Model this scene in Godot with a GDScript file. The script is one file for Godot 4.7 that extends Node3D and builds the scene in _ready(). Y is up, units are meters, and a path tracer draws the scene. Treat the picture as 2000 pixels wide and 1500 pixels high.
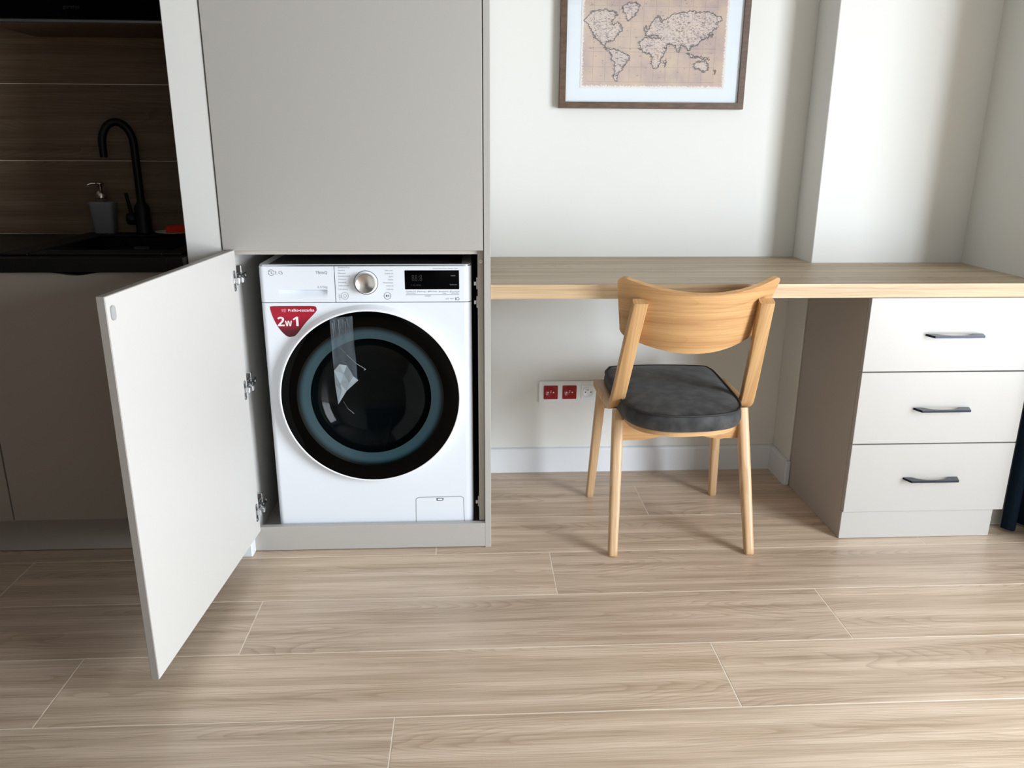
extends Node3D
# A kitchen niche with a washer-dryer behind an open cabinet door, a desk with a chair, and a drawer unit under the desk. Units: metres; floor y = 0; cabinet fronts z = 0.

var used := {}
var M := {}
var font_regular: SystemFont
var font_bold: SystemFont


func _ready() -> void:
	# ---- camera
	var cam := Camera3D.new()
	cam.name = "camera"
	cam.transform = Transform3D(Basis(Vector3(0.9987, 0.0053, 0.0511), Vector3(0.0096, 0.9577, -0.2875), Vector3(-0.0504, 0.2876, 0.9564)).orthonormalized(), Vector3(-0.0563, 1.2179, 2.2634))
	cam.fov = 51.49
	cam.near = 0.05
	cam.far = 60.0
	cam.current = true
	add_child(cam)
	# ---- sky and exposure
	var we := WorldEnvironment.new()
	we.name = "surroundings"
	var env := Environment.new()
	var sky := Sky.new()
	var sm := ProceduralSkyMaterial.new()
	sm.sky_top_color = Color(0.55, 0.68, 0.9)
	sm.sky_horizon_color = Color(0.86, 0.9, 0.95)
	sm.ground_horizon_color = Color(0.7, 0.7, 0.68)
	sm.ground_bottom_color = Color(0.45, 0.44, 0.42)
	sky.sky_material = sm
	env.background_mode = Environment.BG_SKY
	env.sky = sky
	env.background_energy_multiplier = 1.0
	env.tonemap_mode = Environment.TONE_MAPPER_LINEAR
	env.tonemap_exposure = 1.0
	env.sdfgi_enabled = true
	env.ssao_enabled = true
	env.ssil_enabled = true
	we.environment = env
	add_child(we)
	# ---- daylight through the balcony window in the side wall
	var day := AreaLight3D.new()
	day.name = "window_daylight"
	day.area_size = Vector2(1.75, 1.85)
	day.area_normalize_energy = true
	day.light_energy = 24.5
	day.light_color = Color(0.93, 0.965, 1.0)
	day.position = Vector3(2.84, 1.0, 2.40)
	day.rotation = Vector3(deg_to_rad(-3), PI / 2, 0)
	day.shadow_enabled = true
	add_child(day)

	font_regular = SystemFont.new()
	font_regular.font_names = PackedStringArray(["Droid Sans"])
	font_bold = SystemFont.new()
	font_bold.font_names = PackedStringArray(["Droid Sans"])
	font_bold.font_weight = 700

	make_materials()
	build_room()
	build_floor()
	build_backsplash()
	build_tall_cabinet()
	build_desk()
	build_drawer_unit()
	build_washer()
	build_kitchen()
	build_chair()
	build_map()
	build_sockets()
	build_curtain()


# ============================================================ materials

func mat(c: Color, rough := 0.6, metal := 0.0, spec := 0.5) -> StandardMaterial3D:
	var m := StandardMaterial3D.new()
	m.albedo_color = c
	m.roughness = rough
	m.metallic = metal
	m.metallic_specular = spec
	return m


func wood_image(w: int, h: int, length: float, width: float, sd: int, light: Color, dark: Color, waves: float, upright := false, mirrored := true) -> ImageTexture:
	# contour lines of a noise stretched along the grain give the cathedrals; fine stretched noises give fibres and pores
	var n1 := FastNoiseLite.new()
	n1.seed = sd
	n1.noise_type = FastNoiseLite.TYPE_SIMPLEX_SMOOTH
	n1.frequency = 1.0
	n1.fractal_type = FastNoiseLite.FRACTAL_NONE
	var n2 := FastNoiseLite.new()
	n2.seed = sd + 7
	n2.noise_type = FastNoiseLite.TYPE_SIMPLEX
	n2.frequency = 1.0
	n2.fractal_octaves = 3
	var n3 := FastNoiseLite.new()
	n3.seed = sd + 13
	n3.noise_type = FastNoiseLite.TYPE_SIMPLEX
	n3.frequency = 1.0
	n3.fractal_type = FastNoiseLite.FRACTAL_NONE
	var data := PackedByteArray()
	data.resize(w * h * 3)
	for y in h:
		var v := width * (1.0 - absf(2.0 * y / h - 1.0)) if mirrored else width * y / h
		for x in w:
			var u := length * (1.0 - absf(2.0 * x / w - 1.0)) if mirrored else length * x / w
			# growth rings: thin dark lines along the contours, strong only here and there
			var f := n1.get_noise_2d(u * 0.65, v * 6.0) * waves
			f += n3.get_noise_2d(u * 5.0, v * 26.0) * 0.10
			var r := f * 3.0 - floorf(f * 3.0)
			var line := pow(r, 3.0) * (1.0 - smoothstep(0.90, 1.0, r))
			var here := smoothstep(-0.25, 0.45, n3.get_noise_2d(u * 1.3 + 9.0, v * 8.0 + 3.0))
			var fib := n2.get_noise_2d(u * 2.2, v * 330.0)
			var fib2 := n3.get_noise_2d(u * 7.0, v * 620.0 + 50.0)
			var band := n3.get_noise_2d(u * 0.7 + 40.0, v * 20.0)
			var streak := smoothstep(0.25, 0.75, n3.get_noise_2d(u * 1.6 + 80.0, v * 70.0))
			var t := clampf(0.34 + 0.50 * line * (0.25 + 0.75 * here) + 0.30 * fib + 0.12 * fib2 + 0.26 * band + 0.22 * streak, 0.0, 1.0)
			var c := light.lerp(dark, t)
			var at := (x * h + y if upright else y * w + x) * 3
			data[at] = c.r8
			data[at + 1] = c.g8
			data[at + 2] = c.b8
	var im := Image.create_from_data(h if upright else w, w if upright else h, false, Image.FORMAT_RGB8, data)
	return ImageTexture.create_from_image(im)


func noise_tex(sd: int, freq: float, lo: Color, hi: Color, size := 256) -> NoiseTexture2D:
	var n := FastNoiseLite.new()
	n.seed = sd
	n.frequency = freq
	n.fractal_octaves = 4
	var g := Gradient.new()
	g.set_color(0, lo)
	g.set_color(1, hi)
	var t := NoiseTexture2D.new()
	t.width = size
	t.height = size
	t.seamless = true
	t.noise = n
	t.color_ramp = g
	return t


func triplanar(m: StandardMaterial3D, sc: Vector3) -> StandardMaterial3D:
	m.uv1_triplanar = true
	m.uv1_world_triplanar = true
	m.uv1_scale = sc
	m.uv1_triplanar_sharpness = 8.0
	return m


func make_materials() -> void:
	M.wall = mat(Color(0.895, 0.895, 0.875), 0.85, 0.0, 0.3)
	M.far_wall = mat(Color(0.22, 0.21, 0.20), 0.9, 0.0, 0.3)  # unseen walls, kept dark to hold back bounce light
	M.ceiling = mat(Color(0.62, 0.61, 0.60), 0.9, 0.0, 0.3)
	M.skirting = mat(Color(0.9, 0.915, 0.93), 0.4)
	M.grout = mat(Color(0.93, 0.88, 0.81), 0.8)
	# satin laminate of the cabinet fronts, with a very fine grain
	M.satin = triplanar(mat(Color(1, 1, 1), 0.33, 0.0, 0.5), Vector3(6, 6, 6))
	M.satin.albedo_texture = noise_tex(3, 0.25, Color(0.690, 0.675, 0.650), Color(0.715, 0.702, 0.680))
	M.satin_side = mat(Color(0.69, 0.665, 0.635), 0.45)
	M.carcass = mat(Color(0.755, 0.735, 0.70), 0.5)
	M.inside = mat(Color(0.80, 0.79, 0.77), 0.5)
	M.door_inside = mat(Color(0.80, 0.79, 0.77), 0.5)
	M.edge_band = mat(Color(0.60, 0.575, 0.55), 0.45)
	M.gap = mat(Color(0.08, 0.075, 0.07), 0.9)
	M.kitchen_front = mat(Color(0.60, 0.565, 0.53), 0.40)  # darkened so the colour carries the deep shade of the kitchen corner
	M.chrome = mat(Color(0.83, 0.84, 0.85), 0.18, 1.0)
	M.steel = mat(Color(0.62, 0.62, 0.61), 0.35, 1.0)
	M.black_matt = mat(Color(0.035, 0.036, 0.04), 0.45, 0.0, 0.35)
	M.black_stone = mat(Color(0.05, 0.05, 0.052), 0.35, 0.0, 0.4)
	M.black_gloss = mat(Color(0.010, 0.011, 0.012), 0.06, 0.0, 0.2)
	M.handle = mat(Color(0.13, 0.14, 0.17), 0.25, 0.85)
	M.white_enamel = mat(Color(0.895, 0.915, 0.94), 0.28)
	M.white_trim = mat(Color(0.95, 0.955, 0.965), 0.25)
	M.grey_print = mat(Color(0.50, 0.50, 0.52), 0.5)
	M.dark_print = mat(Color(0.26, 0.27, 0.30), 0.5)
	M.faint_print = mat(Color(0.13, 0.13, 0.135), 0.4)
	M.white_print = mat(Color(0.95, 0.9, 0.9), 0.5)
	M.pink_print = mat(Color(0.80, 0.45, 0.50), 0.5)
	M.oak_cut = triplanar(mat(Color(1, 1, 1), 0.5), Vector3(1.0 / 1.7, 1.0 / 0.22, 1.0 / 1.7))
	M.oak_cut.albedo_texture = wood_image(1024, 192, 0.85, 0.11, 61, Color(0.85, 0.75, 0.61), Color(0.70, 0.575, 0.43), 2.0)
	M.desk = triplanar(mat(Color(1, 1, 1), 0.45), Vector3(1.0 / 2.4, 1.0 / 0.6, 1.0 / 1.24))
	M.desk.albedo_texture = wood_image(1280, 1024, 1.2, 0.62, 41, Color(0.79, 0.715, 0.61), Color(0.60, 0.52, 0.42), 3.0)
	M.oak_back = triplanar(mat(Color(1, 1, 1), 0.42), Vector3(1.0 / 1.2, 1.0 / 0.5, 1.0 / 1.2))
	M.oak_back.uv1_offset = Vector3(0.25, 0.25, 0.25)
	M.oak_back.albedo_texture = wood_image(1024, 640, 0.6, 0.25, 77, Color(0.86, 0.69, 0.485), Color(0.70, 0.515, 0.325), 1.6)
	M.oak_up = triplanar(mat(Color(1, 1, 1), 0.42), Vector3(1.0 / 0.24, 1.0 / 1.2, 1.0 / 0.24))
	M.oak_up.albedo_texture = wood_image(1024, 384, 0.6, 0.12, 91, Color(0.84, 0.675, 0.48), Color(0.68, 0.51, 0.325), 1.5, true)
	M.beech = triplanar(mat(Color(1, 1, 1), 0.4), Vector3(1.0 / 0.24, 1.0 / 1.2, 1.0 / 0.24))
	M.beech.albedo_texture = wood_image(1024, 256, 0.6, 0.12, 95, Color(0.86, 0.735, 0.58), Color(0.73, 0.575, 0.41), 1.2, true)
	M.cushion = triplanar(mat(Color(1, 1, 1), 0.75, 0.0, 0.4), Vector3(2.6, 2.6, 2.6))
	M.cushion.albedo_texture = noise_tex(21, 0.022, Color(0.14, 0.138, 0.138), Color(0.33, 0.325, 0.32))
	M.cushion.rim_enabled = true
	M.cushion.rim = 0.25
	M.cushion.rim_tint = 0.6
	M.piping = mat(Color(0.16, 0.16, 0.165), 0.7)
	M.frame_wood = triplanar(mat(Color(1, 1, 1), 0.5), Vector3(2.5, 9, 2.5))
	M.frame_wood.albedo_texture = noise_tex(31, 0.03, Color(0.31, 0.235, 0.18), Color(0.42, 0.325, 0.255))
	M.mount = mat(Color(0.88, 0.915, 0.94), 0.6)
	M.picture_glass = mat(Color(1, 1, 1, 0.04), 0.02)
	M.picture_glass.transparency = BaseMaterial3D.TRANSPARENCY_ALPHA
	M.window_glass = mat(Color(1, 1, 1, 0.03), 0.02)
	M.window_glass.transparency = BaseMaterial3D.TRANSPARENCY_ALPHA
	M.socket_white = mat(Color(0.92, 0.93, 0.935), 0.35)
	M.socket_red = mat(Color(0.58, 0.03, 0.05), 0.35)
	M.curtain = triplanar(mat(Color(1, 1, 1), 0.9, 0.0, 0.2), Vector3(3, 1, 3))
	M.curtain.albedo_texture = noise_tex(17, 0.2, Color(0.06, 0.105, 0.15), Color(0.09, 0.14, 0.19))
	M.soap_body = mat(Color(0.50, 0.505, 0.52), 0.55)
	M.soap_chrome = mat(Color(0.80, 0.75, 0.70), 0.22, 1.0)
	M.dish = mat(Color(0.85, 0.83, 0.8), 0.3)
	M.sponge = mat(Color(0.85, 0.20, 0.04), 0.9)
	M.lid_shade = mat(Color(0.17, 0.18, 0.18), 0.35)  # shade inside the cabinet, put into a dark colour
	M.drum = mat(Color(0.25, 0.26, 0.28), 0.4, 0.9)
	M.film = mat(Color(0.62, 0.68, 0.72, 0.17), 0.32)
	M.film.transparency = BaseMaterial3D.TRANSPARENCY_ALPHA
	M.film.cull_mode = BaseMaterial3D.CULL_DISABLED
	M.film_fold = mat(Color(0.80, 0.86, 0.89, 0.42), 0.26)  # paler than the film, highlights of the folds in the colour
	M.film_fold.transparency = BaseMaterial3D.TRANSPARENCY_ALPHA
	M.film_fold.cull_mode = BaseMaterial3D.CULL_DISABLED
	M.door_glass = mat(Color(0.02, 0.035, 0.04, 0.86), 0.07, 0.0, 0.22)
	M.door_glass.transparency = BaseMaterial3D.TRANSPARENCY_ALPHA
	M.band = mat(Color(1, 1, 1), 0.22, 0.0, 0.4)
	M.band.vertex_color_use_as_albedo = true
	M.knob = mat(Color(0.80, 0.79, 0.77), 0.3, 1.0)
	M.knob.anisotropy_enabled = false
	M.pad = mat(Color(0.66, 0.66, 0.66), 0.4)
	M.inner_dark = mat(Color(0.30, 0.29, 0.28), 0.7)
	var tones := [[Color(0.895, 0.81, 0.715), Color(0.69, 0.595, 0.50)], [Color(0.885, 0.80, 0.71), Color(0.68, 0.59, 0.495)], [Color(0.905, 0.82, 0.725), Color(0.705, 0.61, 0.51)], [Color(0.875, 0.79, 0.70), Color(0.675, 0.585, 0.495)]]
	M.planks = []
	for k in 4:
		var p := mat(Color(1, 1, 1), 0.34, 0.0, 0.5)
		p.albedo_texture = wood_image(1536, 320, 1.56, 0.243, 200 + 17 * k, tones[k][0], tones[k][1], 3.2, false, false)
		M.planks.append(p)
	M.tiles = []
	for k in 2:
		var p := mat(Color(0.54, 0.51, 0.48), 0.5, 0.0, 0.4)  # tile tint darkened to stand for the shade behind the partition
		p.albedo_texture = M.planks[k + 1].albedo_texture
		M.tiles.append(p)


# ============================================================ naming and mesh helpers

func numbered(called: String) -> String:
	var n: int = used.get(called, 0)
	used[called] = n + 1
	return called if n == 0 else "%s_%03d" % [called, n]


func thing(called: String, label: String, category: String, at := Vector3.ZERO, group := "") -> Node3D:
	var o := Node3D.new()
	o.name = numbered(called)
	o.position = at
	o.set_meta("label", label)
	o.set_meta("category", category)
	if group:
		o.set_meta("group", group)
	add_child(o, true)
	return o


func where(n: Node) -> Vector3:
	var p := Vector3.ZERO
	while n is Node3D and n != self:
		p += (n as Node3D).position
		n = n.get_parent()
	return p


func part(called: String, mesh: Mesh, m: Material, parent: Node, label := "") -> MeshInstance3D:
	# the mesh is given in the room's coordinates
	var o := MeshInstance3D.new()
	o.name = called
	o.mesh = mesh
	o.material_override = m
	o.cast_shadow = GeometryInstance3D.SHADOW_CASTING_SETTING_ON
	o.position = -where(parent) if parent != self else Vector3.ZERO
	parent.add_child(o, true)
	if label:
		o.set_meta("label", label)
	return o


func struct(called: String, mesh: Mesh, m: Material) -> MeshInstance3D:
	var o := part(called, mesh, m, self)
	o.set_meta("kind", "structure")
	return o


func st_new() -> SurfaceTool:
	var st := SurfaceTool.new()
	st.begin(Mesh.PRIMITIVE_TRIANGLES)
	st.set_smooth_group(-1)
	return st


func done(st: SurfaceTool) -> ArrayMesh:
	st.generate_normals()
	return st.commit()


func tri(st: SurfaceTool, a: Vector3, b: Vector3, c: Vector3) -> void:
	# given counter-clockwise as seen from outside
	st.add_vertex(a)
	st.add_vertex(c)
	st.add_vertex(b)


func quad(st: SurfaceTool, a: Vector3, b: Vector3, c: Vector3, d: Vector3) -> void:
	tri(st, a, b, c)
	tri(st, a, c, d)


func bevel_box(st: SurfaceTool, lo: Vector3, hi: Vector3, e := 0.0015, xf := Transform3D()) -> void:
	st.set_smooth_group(-1)
	var m := (lo + hi) / 2
	var h := (hi - lo) / 2
	e = minf(e, minf(h.x, minf(h.y, h.z)) * 0.9)
	for ax in 3:
		var b := (ax + 1) % 3
		var c := (ax + 2) % 3
		for s in [-1.0, 1.0]:
			var q := []
			for k in [[-1, -1], [1, -1], [1, 1], [-1, 1]]:
				var v := Vector3.ZERO
				v[ax] = s * h[ax]
				v[b] = k[0] * (h[b] - e)
				v[c] = k[1] * (h[c] - e)
				q.append(xf * (m + v))
			if s > 0:
				quad(st, q[0], q[1], q[2], q[3])
			else:
				quad(st, q[3], q[2], q[1], q[0])
	if e <= 0.0:
		return
	for ax in 3:
		var b := (ax + 1) % 3
		var c := (ax + 2) % 3
		for sb in [-1.0, 1.0]:
			for sc in [-1.0, 1.0]:
				var q := []
				for k in [[-1, 0], [1, 0], [1, 1], [-1, 1]]:
					var v := Vector3.ZERO
					v[ax] = k[0] * (h[ax] - e)
					v[b] = sb * (h[b] - (0.0 if k[1] == 0 else e))
					v[c] = sc * (h[c] - (e if k[1] == 0 else 0.0))
					q.append(xf * (m + v))
				if sb * sc > 0:
					quad(st, q[0], q[1], q[2], q[3])
				else:
					quad(st, q[3], q[2], q[1], q[0])
	for sx in [-1.0, 1.0]:
		for sy in [-1.0, 1.0]:
			for sz in [-1.0, 1.0]:
				var a := xf * (m + Vector3(sx * h.x, sy * (h.y - e), sz * (h.z - e)))
				var b2 := xf * (m + Vector3(sx * (h.x - e), sy * h.y, sz * (h.z - e)))
				var c2 := xf * (m + Vector3(sx * (h.x - e), sy * (h.y - e), sz * h.z))
				if sx * sy * sz > 0:
					tri(st, a, b2, c2)
				else:
					tri(st, a, c2, b2)


func box(lo: Vector3, hi: Vector3, e := 0.0015) -> ArrayMesh:
	var st := st_new()
	bevel_box(st, lo, hi, e)
	return done(st)


func at_plane(p: Vector2, d: float, ax: String) -> Vector3:
	# a point of a flat outline at depth d: "z" outline in x,y; "y" outline in x,z; "x" outline in z,y
	if ax == "z":
		return Vector3(p.x, p.y, d)
	if ax == "y":
		return Vector3(p.x, d, p.y)
	return Vector3(d, p.y, p.x)


func prism(st: SurfaceTool, poly: PackedVector2Array, d0: float, d1: float, ax := "z", smooth := false) -> void:
	# an outline between two depths
	if Geometry2D.is_polygon_clockwise(poly):
		poly = poly.duplicate()
		poly.reverse()
	var flip := ax != "z"
	if d0 > d1:
		var t := d0
		d0 = d1
		d1 = t
	var ids := Geometry2D.triangulate_polygon(poly)
	st.set_smooth_group(-1)
	for k in range(0, ids.size(), 3):
		var a := poly[ids[k]]
		var b := poly[ids[k + 1]]
		var c := poly[ids[k + 2]]
		if (b - a).cross(c - a) < 0:
			var t2 := b
			b = c
			c = t2
		if flip:
			tri(st, at_plane(a, d1, ax), at_plane(c, d1, ax), at_plane(b, d1, ax))
			tri(st, at_plane(a, d0, ax), at_plane(b, d0, ax), at_plane(c, d0, ax))
		else:
			tri(st, at_plane(a, d1, ax), at_plane(b, d1, ax), at_plane(c, d1, ax))
			tri(st, at_plane(a, d0, ax), at_plane(c, d0, ax), at_plane(b, d0, ax))
	st.set_smooth_group(5 if smooth else -1)
	for k in poly.size():
		var a := poly[k]
		var b := poly[(k + 1) % poly.size()]
		if flip:
			quad(st, at_plane(a, d0, ax), at_plane(a, d1, ax), at_plane(b, d1, ax), at_plane(b, d0, ax))
		else:
			quad(st, at_plane(a, d0, ax), at_plane(b, d0, ax), at_plane(b, d1, ax), at_plane(a, d1, ax))
	st.set_smooth_group(-1)


func round_rect(x0: float, y0: float, x1: float, y1: float, r: float, n := 5) -> PackedVector2Array:
	var p := PackedVector2Array()
	for c in [[x1 - r, y0 + r, -PI / 2], [x1 - r, y1 - r, 0.0], [x0 + r, y1 - r, PI / 2], [x0 + r, y0 + r, PI]]:
		for k in n + 1:
			var a: float = c[2] + PI / 2 * k / n
			p.append(Vector2(c[0] + r * cos(a), c[1] + r * sin(a)))
	return p


func circle(c: Vector2, r: float, n := 24) -> PackedVector2Array:
	var p := PackedVector2Array()
	for k in n:
		p.append(c + Vector2(cos(TAU * k / n), sin(TAU * k / n)) * r)
	return p


func rounded(poly: Array, r: float, n := 4) -> PackedVector2Array:
	# an outline with its corners rounded
	var p := PackedVector2Array()
	var m := poly.size()
	for k in m:
		var a: Vector2 = poly[(k + m - 1) % m]
		var b: Vector2 = poly[k]
		var c: Vector2 = poly[(k + 1) % m]
		var q := minf(r, minf(a.distance_to(b), c.distance_to(b)) * 0.45)
		var s := b + (a - b).normalized() * q
		var e := b + (c - b).normalized() * q
		for i in n + 1:
			var t := float(i) / n
			p.append(s.lerp(b, t).lerp(b.lerp(e, t), t))
	return p


func lathe(st: SurfaceTool, prof: Array, c: Vector3, axis := "z", segs := 72, group := 1, colors := []) -> void:
	# prof: Vector2(radius, height along the axis), outside on the right hand of its course when the axis points at the viewer
	st.set_smooth_group(group)
	for k in segs:
		var a0 := TAU * k / segs
		var a1 := TAU * (k + 1) / segs
		for i in prof.size() - 1:
			var p: Vector2 = prof[i]
			var q: Vector2 = prof[i + 1]
			var v := []
			for e in [[p, a0, i], [p, a1, i], [q, a1, i + 1], [q, a0, i + 1]]:
				var r: float = e[0].x
				var h: float = e[0].y
				var x := cos(e[1]) * r
				var y := sin(e[1]) * r
				v.append([c + (Vector3(x, y, h) if axis == "z" else Vector3(x, h, -y) if axis == "y" else Vector3(h, x, y)), e[2]])
			var order := [0, 1, 2, 0, 2, 3]
			for j in [0, 1]:
				var t0 = v[order[j * 3]]
				var t1 = v[order[j * 3 + 1]]
				var t2 = v[order[j * 3 + 2]]
				if (t1[0] - t0[0]).cross(t2[0] - t0[0]).length_squared() < 1e-16:
					continue
				for t in [t0, t2, t1]:
					if colors:
						st.set_color(colors[t[1]])
					st.add_vertex(t[0])
	st.set_smooth_group(-1)


func tube(st: SurfaceTool, path: Array, radii, segs := 14, closed := false, square := 0.0) -> void:
	# a round bar along points; square > 0 makes the section a rounded square
	var n := path.size()
	var rings := []
	var up := Vector3(0.31, 0.2, 0.93).normalized()
	for k in n:
		var t: Vector3
		if closed:
			t = path[(k + 1) % n] - path[(k + n - 1) % n]
		else:
			t = path[mini(k + 1, n - 1)] - path[maxi(k - 1, 0)]
		t = t.normalized()
		var ref := Vector3.BACK if square > 0.0 else up
		var a := (ref - t * ref.dot(t)).normalized()
		var b := t.cross(a)
		up = a
		var r: float = radii if radii is float else radii[k]
		var ring := []
		for i in segs:
			var w := TAU * (i + 0.5) / segs
			var cs := cos(w)
			var sn := sin(w)
			var q := 1.0
			if square > 0.0:
				q = 1.0 / pow(pow(absf(cs), 2.0 + square) + pow(absf(sn), 2.0 + square), 1.0 / (2.0 + square))
			ring.append(path[k] + (a * cs + b * sn) * r * q)
		rings.append(ring)
	st.set_smooth_group(2)
	for k in (n if closed else n - 1):
		var r0: Array = rings[k]
		var r1: Array = rings[(k + 1) % n]
		for i in segs:
			var j := (i + 1) % segs
			quad(st, r0[i], r0[j], r1[j], r1[i])
	st.set_smooth_group(-1)
	if not closed:
		for i in segs:
			var j := (i + 1) % segs
			tri(st, path[0], rings[0][j], rings[0][i])
			tri(st, path[n - 1], rings[n - 1][i], rings[n - 1][j])


func loft(st: SurfaceTool, rings: Array, group := 3, cap_first := true, cap_last := true) -> void:
	# closed rings of the same number of points, counter-clockwise as seen from the end they grow towards
	st.set_smooth_group(group)
	var m: int = rings[0].size()
	for k in rings.size() - 1:
		for i in m:
			var j := (i + 1) % m
			quad(st, rings[k][i], rings[k][j], rings[k + 1][j], rings[k + 1][i])
	for e in [[0, cap_first], [rings.size() - 1, cap_last]]:
		if not e[1]:
			continue
		var mid := Vector3.ZERO
		for p in rings[e[0]]:
			mid += p / m
		for i in m:
			var j := (i + 1) % m
			if e[0] == 0:
				tri(st, mid, rings[0][j], rings[0][i])
			else:
				tri(st, mid, rings[e[0]][i], rings[e[0]][j])
	st.set_smooth_group(-1)


func spline(pts: Array, per: int, closed := false) -> Array:
	var out := []
	var n := pts.size()
	for k in (n if closed else n - 1):
		var p0 = pts[(k + n - 1) % n] if closed else pts[maxi(k - 1, 0)]
		var p1 = pts[k]
		var p2 = pts[(k + 1) % n]
		var p3 = pts[(k + 2) % n] if closed else pts[mini(k + 2, n - 1)]
		for i in per:
			var t := float(i) / per
			out.append(0.5 * ((2.0 * p1) + (p2 - p0) * t + (2.0 * p0 - 5.0 * p1 + 4.0 * p2 - p3) * t * t + (3.0 * p1 - p0 - 3.0 * p2 + p3) * t * t * t))
	if not closed:
		out.append(pts[n - 1])
	return out


func lettering(called: String, words: String, left: float, right: float, mid_y: float, height: float, z: float, m: Material, parent: Node, bold := false, align := -1) -> MeshInstance3D:
	# height: of a capital letter; right <= left keeps the font's own width from the aligned side
	var t := TextMesh.new()
	t.text = words
	t.font = font_bold if bold else font_regular
	t.font_size = 48
	t.pixel_size = height / (48.0 * 0.714)
	t.depth = 0.0004
	t.curve_step = 1.5
	var o := MeshInstance3D.new()
	o.name = called
	o.mesh = t
	o.material_override = m
	var bb := t.get_aabb()
	var sc := 1.0
	var x := 0.0
	if right > left:
		sc = (right - left) / maxf(bb.size.x, 1e-4)
		x = left - bb.position.x * sc
	elif align < 0:
		x = left - bb.position.x
	else:
		x = left - bb.position.x - bb.size.x
	o.scale = Vector3(sc, 1, 1)
	var low := mid_y - height / 2.0
	# letters without descenders rest on the bounding box's foot, so lay the font's baseline by its ascent
	var base := bb.position.y
	if words.contains("g") or words.contains("y") or words.contains("j") or words.contains("p") or words.contains("ę") or words.contains("Q") or words.contains(","):
		base += 0.24 * height / 0.714 * (1.0 if not words.contains("Q") else 0.6)
	o.position = Vector3(x, low - base, z) - where(parent)
	parent.add_child(o, true)
	return o


# ============================================================ the room

func build_room() -> void:
	struct("wall_back", box(Vector3(-3.4, -0.1, -0.76), Vector3(2.2, 2.7, -0.608), 0), M.wall)
	struct("wall_pier", box(Vector3(1.1225, 0, -0.608), Vector3(1.80, 2.6, -0.444), 0.002), M.wall)
	struct("wall_partition", box(Vector3(-0.8432, 0, -0.608), Vector3(-0.7475, 2.6, -0.004), 0.002), M.wall)
	# side wall: a pier, then the balcony window
	struct("wall_right", box(Vector3(1.6565, 0, -0.608), Vector3(2.2, 2.6, -0.085), 0.002), M.wall)
	struct("wall_right", box(Vector3(1.96, 0, -0.085), Vector3(2.2, 2.6, 0.30), 0), M.wall)
	struct("wall_right", box(Vector3(2.2, 0, 0.05), Vector3(2.95, 2.6, 0.30), 0), M.wall)
	struct("wall_right", box(Vector3(2.95, 0, 0.05), Vector3(3.2, 2.6, 1.5), 0), M.wall)
	struct("wall_right", box(Vector3(2.95, 0, 3.3), Vector3(3.2, 2.6, 5.7), 0), M.wall)
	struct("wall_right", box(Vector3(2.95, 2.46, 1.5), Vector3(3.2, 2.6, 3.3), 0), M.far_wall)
	struct("wall_front", box(Vector3(-0.4, 0, 5.5), Vector3(3.2, 2.6, 5.7), 0), M.wall)  # unseen, this part pale to add bounce on the desk side
	struct("wall_front", box(Vector3(-3.6, 0, 5.5), Vector3(-0.4, 2.6, 5.7), 0), M.far_wall)  # unseen, this part dark to cut bounce on the kitchen side
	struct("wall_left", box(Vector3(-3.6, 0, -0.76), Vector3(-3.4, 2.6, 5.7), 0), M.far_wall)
	struct("ceiling", box(Vector3(-3.6, 2.6, -0.76), Vector3(3.2, 2.75, 5.7), 0), M.ceiling)
	# balcony window: frame and two panes
	var st := st_new()
	for b in [[1.5, 1.58], [3.22, 3.3], [2.36, 2.44]]:
		bevel_box(st, Vector3(3.03, 0.07, b[0]), Vector3(3.10, 2.39, b[1]), 0.003)
	for b in [[0.0, 0.07], [2.39, 2.46]]:
		bevel_box(st, Vector3(3.03, b[0], 1.5), Vector3(3.10, b[1], 3.3), 0.003)
	var w := struct("window_1", done(st), M.white_trim)
	for b in [[1.58, 2.36], [2.44, 3.22]]:
		part("pane", box(Vector3(3.06, 0.07, b[0]), Vector3(3.066, 2.39, b[1]), 0), M.window_glass, w)
	# skirting boards, with a small bevel along the top
	var sk := [Vector2(0, 0), Vector2(0.015, 0), Vector2(0.015, 0.088), Vector2(0.012, 0.095), Vector2(0.006, 0.0983), Vector2(0, 0.0983)]
	var poly := PackedVector2Array()
	for p in sk:
		poly.append(Vector2(-0.608 + p.x, p.y))
	st = st_new()
	prism(st, poly, 0.0, 1.1225, "x")
	struct("baseboard_back", done(st), M.skirting)
	poly = PackedVector2Array()
	for p in sk:
		poly.append(Vector2(1.1225 - p.x, p.y))
	st = st_new()
	prism(st, poly, -0.593, -0.444, "z")
	bevel_box(st, Vector3(1.1075, 0, -0.444), Vector3(1.1262, 0.0975, -0.430), 0.003)
	struct("baseboard_pier", done(st), M.skirting)
	st = st_new()
	bevel_box(st, Vector3(-0.8432, 0, -0.004), Vector3(-0.732, 0.098, 0.036), 0.004)
	struct("baseboard_partition", done(st), M.skirting)


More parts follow.
